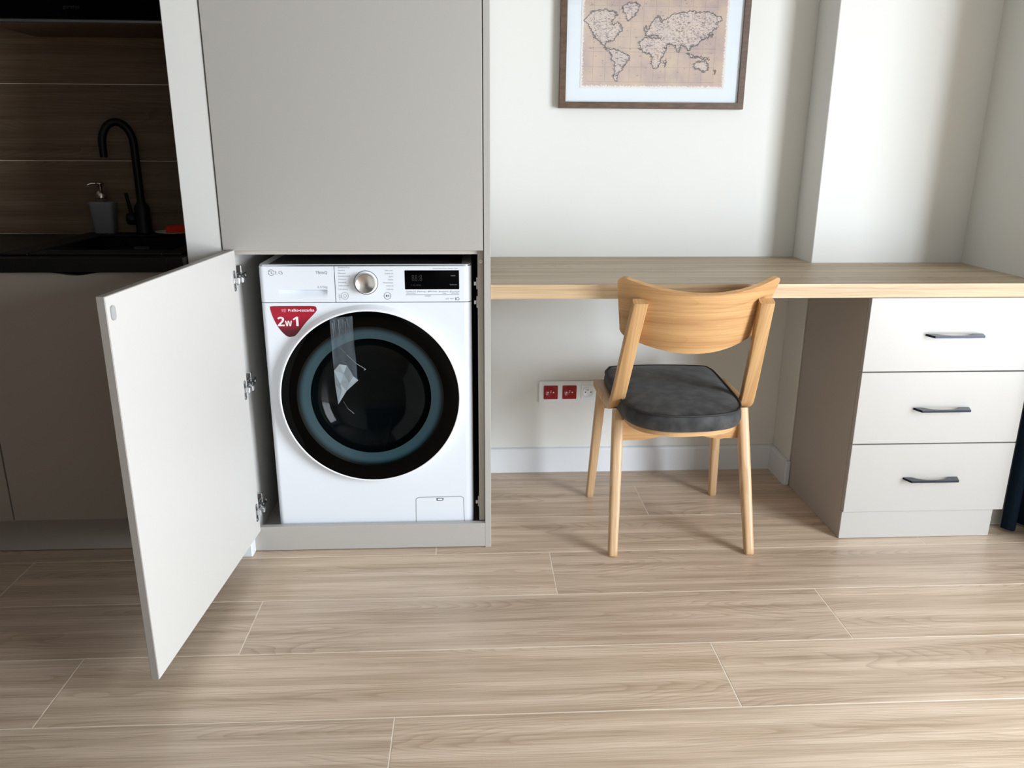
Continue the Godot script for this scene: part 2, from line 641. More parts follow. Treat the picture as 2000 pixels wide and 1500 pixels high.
func build_floor() -> void:
	var base := struct("floor", box(Vector3(-3.6, -0.12, -0.76), Vector3(3.2, -0.0005, 5.7), 0), M.grout)
	var pitch := 0.2440
	var z0 := 0.0415
	var ln := 1.5635
	# where an end joint falls in each row (counted from the seam at z0)
	var joints := {-3: -0.3, -2: 0.5475, -1: -0.172, 0: 0.1812, 1: 0.9229, 2: 0.5487, 3: -0.2336}
	var rng := RandomNumberGenerator.new()
	rng.seed = 5
	var shared := {}
	for row in range(-3, 23):
		var za := z0 + pitch * row + 0.0011
		var zb := z0 + pitch * (row + 1) - 0.0011
		za = maxf(za, -0.606)
		if zb > 5.5:
			break
		var j: float = joints.get(row, rng.randf() * ln)
		var x := j - ln * 3
		var far := 1.96 if za < 0.3 else 2.95
		while x < far:
			var xa := maxf(x + 0.0012, -3.39)
			var xb := minf(x + ln - 0.0012, far)
			var turn := rng.randi() % 4
			var kind := rng.randi() % 4
			if xb - xa > 0.02:
				var key := "%.4f %.4f %d" % [xb - xa, zb - za, turn]
				if not shared.has(key):
					shared[key] = plank(xb - xa, zb - za, 0.009, turn)
				var o := MeshInstance3D.new()
				o.name = "plank"
				o.mesh = shared[key]
				o.material_override = M.planks[kind]
				o.position = Vector3(xa, 0, za)
				base.add_child(o, true)
			x += ln


func plank(w: float, d: float, h: float, turn: int) -> ArrayMesh:
	# top at y = 0, its texture once along the board; turn flips the picture
	var st := st_new()
	var e := 0.0008
	var uv := func(x: float, z: float) -> Vector2:
		var u := x / 1.5635
		var v := z / 0.244
		return Vector2(1.0 - u if turn % 2 else u, 1.0 - v if turn > 1 else v)
	var put := func(vs: Array) -> void:
		for i in [0, 2, 1, 0, 3, 2]:
			var p: Vector3 = vs[i]
			st.set_uv(uv.call(p.x, p.z))
			st.add_vertex(p)
	var t := [Vector3(e, 0, e), Vector3(e, 0, d - e), Vector3(w - e, 0, d - e), Vector3(w - e, 0, e)]
	var s := [Vector3(0, -e, 0), Vector3(0, -e, d), Vector3(w, -e, d), Vector3(w, -e, 0)]
	var b := [Vector3(0, -h, 0), Vector3(0, -h, d), Vector3(w, -h, d), Vector3(w, -h, 0)]
	put.call(t)
	for k in 4:
		var n := (k + 1) % 4
		put.call([s[k], s[n], t[n], t[k]])
		put.call([b[k], b[n], s[n], s[k]])
	return done(st)


func build_backsplash() -> void:
	# wood-look tiles laid like boards behind the sink
	var base := struct("wall_tiled", box(Vector3(-3.4, 0.88, -0.608), Vector3(-0.8432, 1.66, -0.5925), 0), M.grout)
	var rows := [0.9163, 1.1590, 1.4015, 1.6440]
	var ends := [[-3.39, -2.1, -0.844], [-3.39, -1.72, -0.844], [-3.39, -2.4, -0.844]]
	for r in 3:
		for k in 2:
			var xa: float = ends[r][k] + 0.001
			var xb: float = ends[r][k + 1] - 0.001
			var mesh := plank(xb - xa, rows[r + 1] - rows[r] - 0.0024, 0.004, (r + k) % 4)
			var o := MeshInstance3D.new()
			o.name = "tile"
			o.mesh = mesh
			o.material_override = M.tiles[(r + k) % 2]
			o.transform = Transform3D(Basis(Vector3.RIGHT, PI / 2), Vector3(xa, rows[r + 1] - 0.0012, -0.590))
			base.add_child(o, true)


# ============================================================ furniture

func build_tall_cabinet() -> void:
	var t := thing("tall_cabinet", "tall taupe cabinet round the white washer, its lower door swung open", "cabinet", Vector3(-0.37, 0, -0.3))
	part("side_panel", box(Vector3(-0.0187, 0, -0.59), Vector3(0, 2.45, 0), 0.001), M.satin, t)
	part("carcass_side", box(Vector3(-0.0363, 0.083, -0.59), Vector3(-0.0195, 2.4, -0.021), 0.001), M.carcass, t)
	part("carcass_side", box(Vector3(-0.745, 0.0, -0.59), Vector3(-0.7285, 2.4, -0.021), 0.001), M.inside, t)
	part("shelf", box(Vector3(-0.7285, 0.9185, -0.59), Vector3(-0.0363, 0.9365, -0.021), 0.001), M.carcass, t)
	part("floor_panel", box(Vector3(-0.7285, 0.022, -0.58), Vector3(-0.0363, 0.0392, -0.021), 0.001), M.carcass, t)
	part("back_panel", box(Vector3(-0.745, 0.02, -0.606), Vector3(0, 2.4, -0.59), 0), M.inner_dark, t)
	part("plinth", box(Vector3(-0.735, 0.003, -0.019), Vector3(-0.0187, 0.083, 0), 0.001), M.satin, t)
	part("upper_door", box(Vector3(-0.744, 0.9312, -0.0185), Vector3(-0.0212, 2.40, 0), 0.0015), M.satin, t)
	# the open lower door, hinged beside the partition
	var door := Node3D.new()
	door.name = "door"
	door.position = Vector3(-0.712, 0, 0.0) - t.position
	t.add_child(door)
	var w := 0.7165
	var ang := atan2(0.0465, 0.715)
	var turn := Transform3D(Basis(Vector3.UP, -ang), Vector3(-0.712, 0, 0.0))
	# in the door's own axes: x = thickness (0 inner face, -0.0178 outer), z = from hinge to free edge
	var st := st_new()
	bevel_box(st, Vector3(-0.0178, 0.071, 0), Vector3(-0.0004, 0.9345, w), 0.0012, turn)
	part("door_panel", done(st), M.edge_band, door)
	st = st_new()
	bevel_box(st, Vector3(-0.0006, 0.0722, 0.0012), Vector3(0.0003, 0.9333, w - 0.0012), 0.0002, turn)
	part("inner_face", done(st), M.door_inside, door, "pale inner face of the open door")
	st = st_new()
	var pad := PackedVector2Array()
	for p in round_rect(w - 0.031, 0.884, w - 0.013, 0.914, 0.0088):
		pad.append(p)
	var ring := []
	for d in [0.0003, 0.003]:
		var r := []
		for p in pad:
			r.append(turn * Vector3(d, p.y, p.x))
		r.reverse()
		ring.append(r)
	loft(st, ring, -1)
	part("latch_plate", done(st), M.pad, door, "grey oval latch plate near the free corner")
	for y in [0.853, 0.535, 0.146]:
		part("hinge", hinge_mesh(y, turn), M.chrome, door, "chrome concealed hinge")
	# latch screw and the leftovers of hinge plates on the right-hand side
	st = st_new()
	lathe(st, [Vector2(0.0055, -0.021), Vector2(0.0055, -0.0185), Vector2(0.0042, -0.0172), Vector2(0.0018, -0.0172), Vector2(0.0014, -0.0195), Vector2(0, -0.0195)], Vector3(-0.0268, 0.8985, 0), "z", 20)
	part("push_latch", done(st), M.socket_white, t, "small white push latch")
	for y in [0.83, 0.775, 0.135]:
		st = st_new()
		bevel_box(st, Vector3(-0.0405, y - 0.018, -0.085), Vector3(-0.0363, y + 0.018, -0.05), 0.001)
		bevel_box(st, Vector3(-0.0475, y - 0.006, -0.075), Vector3(-0.0405, y + 0.006, -0.045), 0.001)
		part("mounting_plate", done(st), M.chrome, t)


func hinge_mesh(y: float, turn: Transform3D) -> ArrayMesh:
	var st := st_new()
	# wing plate and cup on the door, 2 mm proud of it
	var q := []
	for d in [0.0, 0.0024]:
		var r := []
		for p in round_rect(0.016, y - 0.031, 0.031, y + 0.027, 0.006, 4):
			r.append(turn * Vector3(d, p.y, p.x))
		r.reverse()
		q.append(r)
	loft(st, q, -1)
	for s in [-0.024, 0.021]:
		q = []
		for d in [0.002, 0.0042]:
			var r := []
			for p in circle(Vector2(0.0235, y + s), 0.0042, 12):
				r.append(turn * Vector3(d, p.y, p.x))
			r.reverse()
			q.append(r)
		loft(st, q, -1)
	# the knuckle between cup and arm
	bevel_box(st, Vector3(0.002, y - 0.010, 0.010), Vector3(0.016, y + 0.007, 0.026), 0.0015, turn)
	bevel_box(st, Vector3(0.004, y - 0.009, -0.008), Vector3(0.020, y + 0.006, 0.008), 0.0015, turn)
	# arm running back along the cabinet side, and its cross-shaped mounting plate
	bevel_box(st, Vector3(-0.7165, y - 0.007, -0.075), Vector3(-0.7035, y + 0.011, -0.004), 0.002)
	bevel_box(st, Vector3(-0.7285, y - 0.010, -0.070), Vector3(-0.7165, y + 0.012, -0.020), 0.001)
	bevel_box(st, Vector3(-0.7285, y - 0.026, -0.052), Vector3(-0.7245, y + 0.028, -0.036), 0.001)
	bevel_box(st, Vector3(-0.7245, y + 0.010, -0.0495), Vector3(-0.7090, y + 0.034, -0.0385), 0.002)
	for zz in [-0.062, -0.03]:
		lathe(st, [Vector2(0.0042, 0), Vector2(0.0042, 0.002), Vector2(0, 0.002)], Vector3(-0.7035, y + 0.002, zz), "x", 10, -1)
	return done(st)


func build_desk() -> void:
	var t := thing("desk_top", "long light oak desk board running from the tall cabinet over the drawer unit", "desk", Vector3(0.55, 0.79, -0.3))
	var poly := PackedVector2Array([Vector2(0.0005, -0.0090), Vector2(1.6560, -0.0090), Vector2(1.6560, -0.4435), Vector2(1.1220, -0.4435), Vector2(1.1220, -0.6075), Vector2(0.0005, -0.6075)])
	var st := st_new()
	prism(st, poly, 0.7910, 0.8320, "y")
	part("board", done(st), M.desk, t)
	st = st_new()
	bevel_box(st, Vector3(0.0005, 0.7908, -0.0092), Vector3(1.6560, 0.8322, -0.0073), 0.0006)
	part("front_edge", done(st), M.oak_cut, t, "pale oak front edge")


func build_drawer_unit() -> void:
	var t := thing("drawer_unit", "grey drawer unit of three drawers with dark bow handles under the desk", "drawers", Vector3(1.39, 0, -0.2))
	part("side_panel", box(Vector3(1.1265, 0, -0.436), Vector3(1.1445, 0.7905, -0.0235), 0.001), M.satin_side, t)
	part("side_panel", box(Vector3(1.6095, 0, -0.436), Vector3(1.6275, 0.7905, -0.0235), 0.001), M.satin_side, t)
	part("back_panel", box(Vector3(1.1445, 0.02, -0.436), Vector3(1.6095, 0.7905, -0.428), 0), M.satin_side, t)
	part("bottom_panel", box(Vector3(1.1445, 0.09, -0.428), Vector3(1.6095, 0.106, -0.03), 0), M.satin_side, t)
	part("plinth", box(Vector3(1.1265, 0.001, -0.0235), Vector3(1.6275, 0.0955, -0.0095), 0.001), M.satin, t)
	var ys := [0.0967, 0.3299, 0.5641, 0.7938]
	var handles := [[1.3945, 0.2125], [1.3925, 0.4455], [1.3955, 0.6785]]
	for k in 3:
		var d := Node3D.new()
		d.name = "drawer"
		d.position = Vector3(1.39, ys[k], -0.0026) - t.position
		t.add_child(d, true)
		part("drawer_front", box(Vector3(1.1268, ys[k], -0.0216), Vector3(1.6546, ys[k + 1] - 0.0035, -0.0026), 0.001), M.satin, d)
		part("drawer_box", box(Vector3(1.158, ys[k] + 0.03, -0.40), Vector3(1.596, ys[k + 1] - 0.05, -0.0220), 0), M.carcass, d)
		# bow handle: a thin plate whose back edge is scooped out between its two feet
		var c: float = handles[k][0]
		var y: float = handles[k][1]
		var poly := PackedVector2Array()
		var hl := 0.0765
		for p in [Vector2(-hl - 0.012, 0.0), Vector2(-hl, 0.031), Vector2(hl, 0.031), Vector2(hl + 0.012, 0.0), Vector2(hl - 0.010, 0.0)]:
			poly.append(Vector2(c + p.x, -0.0026 + p.y))
		for i in 11:
			var u := 1.0 - 2.0 * i / 10.0
			poly.append(Vector2(c + u * (hl - 0.016), -0.0026 + 0.0215 * (1.0 - pow(absf(u), 3.0)) + 0.0015))
		poly.append(Vector2(c - hl + 0.010, -0.0026))
		var st := st_new()
		prism(st, poly, y - 0.0042, y + 0.0025, "y")
		part("handle", done(st), M.handle, d, "dark metal bow handle")


func build_washer() -> void:
	var t := thing("washing_machine", "white front-loading washer-dryer with a black round door and a red sticker", "washing machine", Vector3(-0.3555, 0.04, -0.3))
	var x0 := -0.6600
	var x1 := -0.0540
	var zf := -0.030
	var plan := func(a: float, b: float, ra: float, rb: float, z: float) -> PackedVector2Array:
		var p := PackedVector2Array([Vector2(b, -0.56), Vector2(a, -0.56)])
		if ra > 0.0:
			for k in 9:
				var w := PI - PI / 2 * k / 8
				p.append(Vector2(a + ra + ra * cos(w), z - ra + ra * sin(w)))
		else:
			p.append(Vector2(a, z))
		if rb > 0.0:
			for k in 9:
				var w := PI / 2 - PI / 2 * k / 8
				p.append(Vector2(b - rb + rb * cos(w), z - rb + rb * sin(w)))
		else:
			p.append(Vector2(b, z))
		return p
	var ctr := Vector3(-0.3555, 0.4975, 0)
	# the cabinet: its front has a round hole for the door
	var st := st_new()
	var outline: PackedVector2Array = plan.call(x0, x1, 0.015, 0.022, zf)
	# walls of the cabinet (open at the front), then the front with its hole
	var front := PackedVector2Array([Vector2(x0 + 0.015, 0.066), Vector2(x1 - 0.022, 0.066), Vector2(x1 - 0.022, 0.7785), Vector2(x0 + 0.015, 0.7785)])
	var n := outline.size()
	st.set_smooth_group(4)
	for k in n:
		var a := outline[k]
		var b := outline[(k + 1) % n]
		if absf(a.y - zf) < 1e-4 and absf(b.y - zf) < 1e-4:
			continue
		quad(st, Vector3(b.x, 0.066, b.y), Vector3(b.x, 0.7785, b.y), Vector3(a.x, 0.7785, a.y), Vector3(a.x, 0.066, a.y))
	st.set_smooth_group(-1)
	for k in 96:
		# the front as a fan of strips between the hole and the frame
		var q := []
		for w in [TAU * k / 96, TAU * (k + 1) / 96]:
			var dir := Vector2(cos(w), sin(w))
			var h := Vector2(ctr.x, ctr.y) + dir * 0.262
			var far := 9.0
			if dir.x > 1e-5: far = minf(far, (front[1].x - ctr.x) / dir.x)
			if dir.x < -1e-5: far = minf(far, (front[0].x - ctr.x) / dir.x)
			if dir.y > 1e-5: far = minf(far, (front[2].y - ctr.y) / dir.y)
			if dir.y < -1e-5: far = minf(far, (front[0].y - ctr.y) / dir.y)
			q.append([h, Vector2(ctr.x, ctr.y) + dir * far])
		quad(st, Vector3(q[0][0].x, q[0][0].y, zf), Vector3(q[0][1].x, q[0][1].y, zf), Vector3(q[1][1].x, q[1][1].y, zf), Vector3(q[1][0].x, q[1][0].y, zf))
		for c in front:
			var cw := fposmod((c - Vector2(ctr.x, ctr.y)).angle(), TAU)
			if cw > TAU * k / 96 and cw < TAU * (k + 1) / 96:
				tri(st, Vector3(q[0][1].x, q[0][1].y, zf), Vector3(c.x, c.y, zf), Vector3(q[1][1].x, q[1][1].y, zf))
	part("body", done(st), M.white_enamel, t)
	for s in [[-0.62, -0.06], [-0.09, -0.06], [-0.62, -0.52], [-0.09, -0.52]]:
		st = st_new()
		lathe(st, [Vector2(0.0, 0.040), Vector2(0.022, 0.040), Vector2(0.022, 0.048), Vector2(0.012, 0.05), Vector2(0.012, 0.066)], Vector3(s[0], 0, s[1]), "y", 16, -1)
		part("foot", done(st), M.black_matt, t)
	# lid with a dark sheet added for its shade, and its bright front trim
	st = st_new()
	prism(st, plan.call(x0 + 0.001, x1 - 0.001, 0.015, 0.022, zf - 0.002), 0.8835, 0.8865, "y")
	part("lid_trim", done(st), M.chrome, t, "thin bright trim above the controls")
	st = st_new()
	prism(st, plan.call(x0 + 0.001, x1 - 0.001, 0.015, 0.022, zf - 0.004), 0.8865, 0.8880, "y")
	part("lid", done(st), M.white_enamel, t)
	part("lid_shade_sheet", box(Vector3(x0 + 0.028, 0.8875, -0.54), Vector3(x1 - 0.028, 0.8892, -0.045), 0.0008), M.lid_shade, t, "dark grey sheet painted as shade on the white lid")
	# control panel
	st = st_new()
	prism(st, plan.call(-0.4445, x1, 0.0, 0.022, zf + 0.0008), 0.7805, 0.8835, "y")
	var panel := part("control_panel", done(st), M.white_enamel, t)
	# detergent drawer front with a scooped grip
	st = st_new()
	var zd := zf + 0.0008
	prism(st, plan.call(x0, -0.606, 0.015, 0.0, zd), 0.7805, 0.8835, "y")
	bevel_box(st, Vector3(-0.606, 0.8168, -0.12), Vector3(-0.4465, 0.8835, zd), 0)
	bevel_box(st, Vector3(-0.606, 0.7805, -0.12), Vector3(-0.4465, 0.7885, zd), 0)
	bevel_box(st, Vector3(-0.4675, 0.7885, -0.12), Vector3(-0.4465, 0.8168, zd), 0)
	st.set_smooth_group(6)
	for i in 16:
		for k in 8:
			var q := []
			for e in [[i, k], [i + 1, k], [i + 1, k + 1], [i, k + 1]]:
				var u: float = e[0] / 16.0
				var v: float = e[1] / 8.0
				var edge := minf(1.0, minf(u * 2.2, (1.0 - u) * 9.0))
				q.append(Vector3(lerpf(-0.606, -0.4675, u), lerpf(0.7885, 0.8168, v), zd - 0.016 * edge * v * v * (1.4 - 0.4 * v)))
			quad(st, q[0], q[1], q[2], q[3])
	var disp := part("detergent_drawer", done(st), M.white_enamel, t)
	# print on the drawer: a round emblem with letters, a word, the load
	st = st_new()
	var ec := Vector2(-0.6232, 0.8662)
	for seg in 40:
		var a0 := TAU * seg / 40
		var a1 := TAU * (seg + 1) / 40
		if a0 > TAU * 0.93:
			continue
		prism(st, PackedVector2Array([ec + Vector2(cos(a0), sin(a0)) * 0.0088, ec + Vector2(cos(a1), sin(a1)) * 0.0088, ec + Vector2(cos(a1), sin(a1)) * 0.0072, ec + Vector2(cos(a0), sin(a0)) * 0.0072]), zd, zd + 0.0003)
	prism(st, PackedVector2Array([ec + Vector2(-0.0008, 0.0045), ec + Vector2(0.0008, 0.0045), ec + Vector2(0.0008, -0.003), ec + Vector2(0.004, -0.003), ec + Vector2(0.004, -0.0045), ec + Vector2(-0.0008, -0.0045)]), zd, zd + 0.0003)
	prism(st, circle(ec + Vector2(-0.0038, 0.003), 0.0014, 10), zd, zd + 0.0003)
	part("emblem", done(st), M.grey_print, disp)
	lettering("brand_lettering", "LG", -0.6115, -0.5915, 0.8662, 0.0098, zd, M.grey_print, disp)
	lettering("word_lettering", "ThinQ", -0.4985, -0.4655, 0.8655, 0.0080, zd, M.dark_print, disp)
	lettering("load_lettering", "8.5/5kg", -0.4955, -0.4670, 0.8245, 0.0058, zd, M.grey_print, disp)
	# programme list in two columns round the knob
	var left := ["Bawełna+Pran.", "Bawełna", "Mieszane", "Syntetyczne 40", "Delikatne", "Antyalerg.", "Odświeżanie", "Cykl własny"]
	var right := ["Tylko susz.", "Szybkie 30", "Sport", "Wełna", "Pranie+Susz.", "Turbo 59", "Pobrany"]
	var ys := [0.8803, 0.8722, 0.8640, 0.8556, 0.8468, 0.8380, 0.8282, 0.8180]
	for k in 8:
		lettering("programme_lettering", left[k], -0.4340 - 0.0003 * k, -9, ys[k], 0.0037, zd, M.grey_print, panel)
	for k in 7:
		lettering("programme_lettering", right[k], -0.2785 - 0.0002 * k, -9, [0.8718, 0.8629, 0.8541, 0.8452, 0.8363, 0.8274, 0.8175][k], 0.0037, zd, M.grey_print, panel, false, 1)
	# knob
	st = st_new()
	var kc := Vector3(-0.3569, 0.8368, 0)
	lathe(st, [Vector2(0.0346, zd), Vector2(0.0346, zd + 0.001), Vector2(0.0332, zd + 0.001)], kc, "z", 48, -1)
	part("knob_ring", done(st), M.dark_print, panel)
	st = st_new()
	lathe(st, [Vector2(0.0332, zd + 0.0003), Vector2(0.0280, zd + 0.003)], kc, "z", 48)
	part("knob_seat", done(st), M.white_trim, panel)
	st = st_new()
	lathe(st, [Vector2(0.0285, zd + 0.001), Vector2(0.0280, zd + 0.020), Vector2(0.0266, zd + 0.0215)], kc, "z", 48)
	lathe(st, [Vector2(0.0266, zd + 0.0215), Vector2(0.0258, zd + 0.0206), Vector2(0.0, zd + 0.0192)], kc, "z", 48, 2)
	part("knob", done(st), M.knob, panel, "brushed silver knob")
	# two touch buttons
	for b in [[-0.4188, 0.7985, 0], [-0.2968, 0.7980, 1]]:
		st = st_new()
		lathe(st, [Vector2(0.0104, zd), Vector2(0.0104, zd + 0.0006), Vector2(0.0096, zd + 0.0006), Vector2(0.0096, zd)], Vector3(b[0], b[1], 0), "z", 32, -1)
		if b[2] == 0:
			lathe(st, [Vector2(0.0046, zd), Vector2(0.0046, zd + 0.0004), Vector2(0.0037, zd + 0.0004), Vector2(0.0037, zd)], Vector3(b[0], b[1], 0), "z", 20, -1)
		else:
			prism(st, PackedVector2Array([Vector2(b[0] - 0.0045, b[1] - 0.0035), Vector2(b[0] + 0.0008, b[1]), Vector2(b[0] - 0.0045, b[1] + 0.0035)]), zd, zd + 0.0004)
			for q in [0.0016, 0.0036]:
				prism(st, PackedVector2Array([Vector2(b[0] + q, b[1] - 0.003), Vector2(b[0] + q + 0.001, b[1] - 0.003), Vector2(b[0] + q + 0.001, b[1] + 0.003), Vector2(b[0] + q, b[1] + 0.003)]), zd, zd + 0.0004)
		part("button", done(st), M.grey_print if b[2] == 0 else M.dark_print, panel)
	for k in 3:
		lettering("button_lettering", ["Wł.", "Wył.", "3 s."][k], -0.4372, -9, 0.8005 - 0.0058 * k, 0.0030, zd, M.grey_print, panel)
	# display
	st = st_new()
	prism(st, round_rect(-0.2458, 0.8166, -0.0899, 0.8716, 0.001), zd, zd + 0.0006)
	var disp2 := part("display", done(st), M.black_gloss, panel)
	lettering("segment_lettering", "88:8", -0.226, -0.196, 0.850, 0.017, zd + 0.0006, M.faint_print, disp2)
	lettering("segment_lettering", "18:88", -0.2300, -0.2000, 0.829, 0.005, zd + 0.0006, M.faint_print, disp2)
	lettering("segment_lettering", "Wifi", -0.114, -0.101, 0.8560, 0.0036, zd + 0.0006, M.grey_print, disp2)
	lettering("segment_lettering", "Opóźnienie", -0.117, -0.096, 0.8300, 0.0030, zd + 0.0006, M.grey_print, disp2)
	lettering("small_lettering", "Inverter Direct Drive  6 Motion  Steam", -0.165, -0.0925, 0.8768, 0.0026, zd, M.grey_print, panel)
	st = st_new()
	bevel_box(st, Vector3(-0.2445, 0.8003, zd), Vector3(-0.0902, 0.8016, zd + 0.0003), 0)
	for k in 4:
		var x := -0.2115 + 0.0315 * k
		bevel_box(st, Vector3(x, 0.8075, zd), Vector3(x + 0.0012, 0.8120, zd + 0.0003), 0)
	part("rule", done(st), M.grey_print, panel)
	var opt := ["Turbo 59", "Temp.", "Wirow.", "Suszenie", "Opcje"]
	for k in 5:
		lettering("option_lettering", opt[k], -0.2425 + 0.0315 * k, -0.2155 + 0.0315 * k, 0.8105, 0.0036, zd, M.dark_print, panel)
	for k in 3:
		lettering("option_lettering", ["Prać w nocy", "Steam", "Blokada"][k], [-0.242, -0.138, -0.112][k], [-0.2165, -0.128, -0.092][k], 0.8048, 0.0027, zd, M.grey_print, panel)
	lettering("small_lettering", "Smart Diagnosis", -0.190, -0.172, 0.7965, 0.0022, zd, M.grey_print, panel)
	lettering("small_lettering", "AI DD   Wash", -0.130, -0.1065, 0.7890, 0.0032, zd, M.grey_print, panel)
	# round guarantee mark: a stroke and a ring with its gap
	st = st_new()
	bevel_box(st, Vector3(-0.1020, 0.7845, zd), Vector3(-0.1005, 0.7930, zd + 0.0003), 0)
	lathe(st, [Vector2(0.0046, zd), Vector2(0.0046, zd + 0.0004), Vector2(0.0034, zd + 0.0004), Vector2(0.0034, zd)], Vector3(-0.0945, 0.7887, 0), "z", 24, -1)
	part("mark", done(st), M.dark_print, panel)
	# the round door
	var door := Node3D.new()
	door.name = "round_door"
	door.position = Vector3(ctr.x, ctr.y, 0) - t.position
	t.add_child(door)
	st = st_new()
	lathe(st, [Vector2(0.2765, zf - 0.001), Vector2(0.2735, zf + 0.006), Vector2(0.2690, zf + 0.022), Vector2(0.2665, zf + 0.0285), Vector2(0.2645, zf + 0.0300), Vector2(0.2615, zf + 0.0298), Vector2(0.2605, zf + 0.028)], ctr, "z", 128)
	part("white_rim", done(st), M.white_trim, door)
	st = st_new()
	lathe(st, [Vector2(0.2612, -0.0012), Vector2(0.2595, -0.0008), Vector2(0.2260, -0.0020), Vector2(0.2160, -0.0030)], ctr, "z", 128)
	part("glass_rim", done(st), M.black_gloss, door, "glossy black outer ring")
	st = st_new()
	var cols := []
	var prof := []
	for e in [[0.2162, 0.0], [0.2120, 0.08], [0.2075, 0.35], [0.2025, 0.75], [0.1970, 1.0], [0.1780, 1.0]]:
		var k := Color(0.001, 0.0012, 0.0013).lerp(Color(0.030, 0.060, 0.074), e[1])  # slate tone also holds the reflection in the glass bevel
		cols.append(k)
		prof.append(Vector2(e[0], -0.003 - (0.2162 - e[0]) * 0.30))
	lathe(st, prof, ctr, "z", 128, 1, cols)
	part("tint_sheen_band", done(st), M.band, door, "slate blue band, its tint and reflection both in the colour")
	st = st_new()
	lathe(st, [Vector2(0.1780, -0.0145), Vector2(0.1745, -0.030), Vector2(0.160, -0.052), Vector2(0.12, -0.072), Vector2(0.06, -0.082), Vector2(0, -0.085)], ctr, "z", 96)
	part("glass_bowl", done(st), M.door_glass, door, "dark hollow glass bowl")
	# drum behind the glass, with three lifters
	st = st_new()
	lathe(st, [Vector2(0.19, -0.06), Vector2(0.235, -0.09), Vector2(0.24, -0.12), Vector2(0.24, -0.44), Vector2(0.22, -0.46), Vector2(0.06, -0.45), Vector2(0, -0.45)], ctr, "z", 48)
	part("drum", done(st), M.drum, t)
	for k in 3:
		st = st_new()
		var w := TAU * k / 3 + 0.5
		bevel_box(st, Vector3(0.185, -0.02, -0.42), Vector3(0.238, 0.02, -0.13), 0.008, Transform3D(Basis(Vector3.BACK, w), ctr))
		part("drum_lifter", done(st), M.drum, t)
	# strip of packing film hanging over the door glass
	build_film(door)
	# service flap
	st = st_new()
	var fl := [Vector2(-0.2355, 0.067), Vector2(-0.2340, 0.1555), Vector2(-0.2260, 0.1613), Vector2(-0.0925, 0.1622), Vector2(-0.0855, 0.1560), Vector2(-0.0835, 0.067)]
	for k in 5:
		var a: Vector2 = fl[k]
		var b: Vector2 = fl[k + 1]
		var nn := (b - a).orthogonal().normalized() * 0.0009
		prism(st, PackedVector2Array([a - nn, b - nn, b + nn, a + nn]), zf - 0.0005, zf + 0.0002)
	part("flap_seam", done(st), M.grey_print, t)
	st = st_new()
	prism(st, PackedVector2Array(fl), zf - 0.001, zf + 0.0001)
	var flap := part("service_flap", done(st), M.white_enamel, t)
	st = st_new()
	prism(st, rounded([Vector2(-0.1702, 0.1578), Vector2(-0.1480, 0.1580), Vector2(-0.1490, 0.1490), Vector2(-0.1695, 0.1488)], 0.002), zf, zf + 0.0004)
	part("flap_slot", done(st), M.dark_print, flap)
	st = st_new()
	bevel_box(st, Vector3(-0.1668, 0.1512, zf), Vector3(-0.1515, 0.1560, zf + 0.0012), 0.0004)
	part("flap_catch", done(st), M.white_trim, flap)
	# the red sticker
	var stk := Node3D.new()
	stk.name = "sticker"
	stk.position = Vector3(-0.57, 0.73, zf) - t.position
	t.add_child(stk)
	var sp := spline([Vector2(-0.6290, 0.7690), Vector2(-0.570, 0.7694), Vector2(-0.5110, 0.7690), Vector2(-0.5030, 0.7620), Vector2(-0.5055, 0.7515), Vector2(-0.5350, 0.7215), Vector2(-0.5640, 0.6862), Vector2(-0.5770, 0.6790), Vector2(-0.5935, 0.6810), Vector2(-0.6140, 0.7050), Vector2(-0.6275, 0.7340), Vector2(-0.6335, 0.7560), Vector2(-0.6338, 0.7640)], 5, true)
	st = st_new()
	var pl := PackedVector2Array(sp)
	if Geometry2D.is_polygon_clockwise(pl):
		pl.reverse()
	var ids := Geometry2D.triangulate_polygon(pl)
	for k in range(0, ids.size(), 3):
		var p := [pl[ids[k]], pl[ids[k + 1]], pl[ids[k + 2]]]
		if (p[1] - p[0]).cross(p[2] - p[0]) < 0:
			p = [p[0], p[2], p[1]]
		for i in [0, 2, 1]:
			st.set_uv(Vector2(0.5, (0.7694 - p[i].y) / 0.0905))
			st.add_vertex(Vector3(p[i].x, p[i].y, zf + 0.0006))
	for k in pl.size():
		var a := pl[k]
		var b := pl[(k + 1) % pl.size()]
		for e in [[a, 0.0], [b, 0.0006], [b, 0.0], [a, 0.0], [a, 0.0006], [b, 0.0006]]:
			st.set_uv(Vector2(0.5, (0.7694 - e[0].y) / 0.0905))
			st.add_vertex(Vector3(e[0].x, e[0].y, zf + e[1]))
	var red := mat(Color(1, 1, 1), 0.35)
	var g := Gradient.new()
	g.offsets = PackedFloat32Array([0.0, 0.3, 0.68, 0.85, 1.0])
	g.colors = PackedColorArray([Color(0.60, 0.05, 0.16), Color(0.66, 0.05, 0.18), Color(0.50, 0.05, 0.14), Color(0.34, 0.06, 0.11), Color(0.30, 0.06, 0.10)])
	var gt := GradientTexture2D.new()
	gt.gradient = g
	gt.width = 8
	gt.height = 128
	gt.fill_from = Vector2(0, 0)
	gt.fill_to = Vector2(0, 1)
	red.albedo_texture = gt
	part("sticker_sheet", done(st), red, stk, "red shield-shaped sticker")
	var zs := zf + 0.0006
	lettering("sticker_lettering", "Pralko-suszarka", -0.5835, -0.5100, 0.7568, 0.0078, zs, M.white_print, stk, true)
	lettering("sticker_lettering", "2", -0.6165, -0.5965, 0.7240, 0.0270, zs, M.white_print, stk, true)
	lettering("sticker_lettering", "w", -0.5955, -0.5750, 0.7205, 0.0205, zs, M.white_print, stk, true)
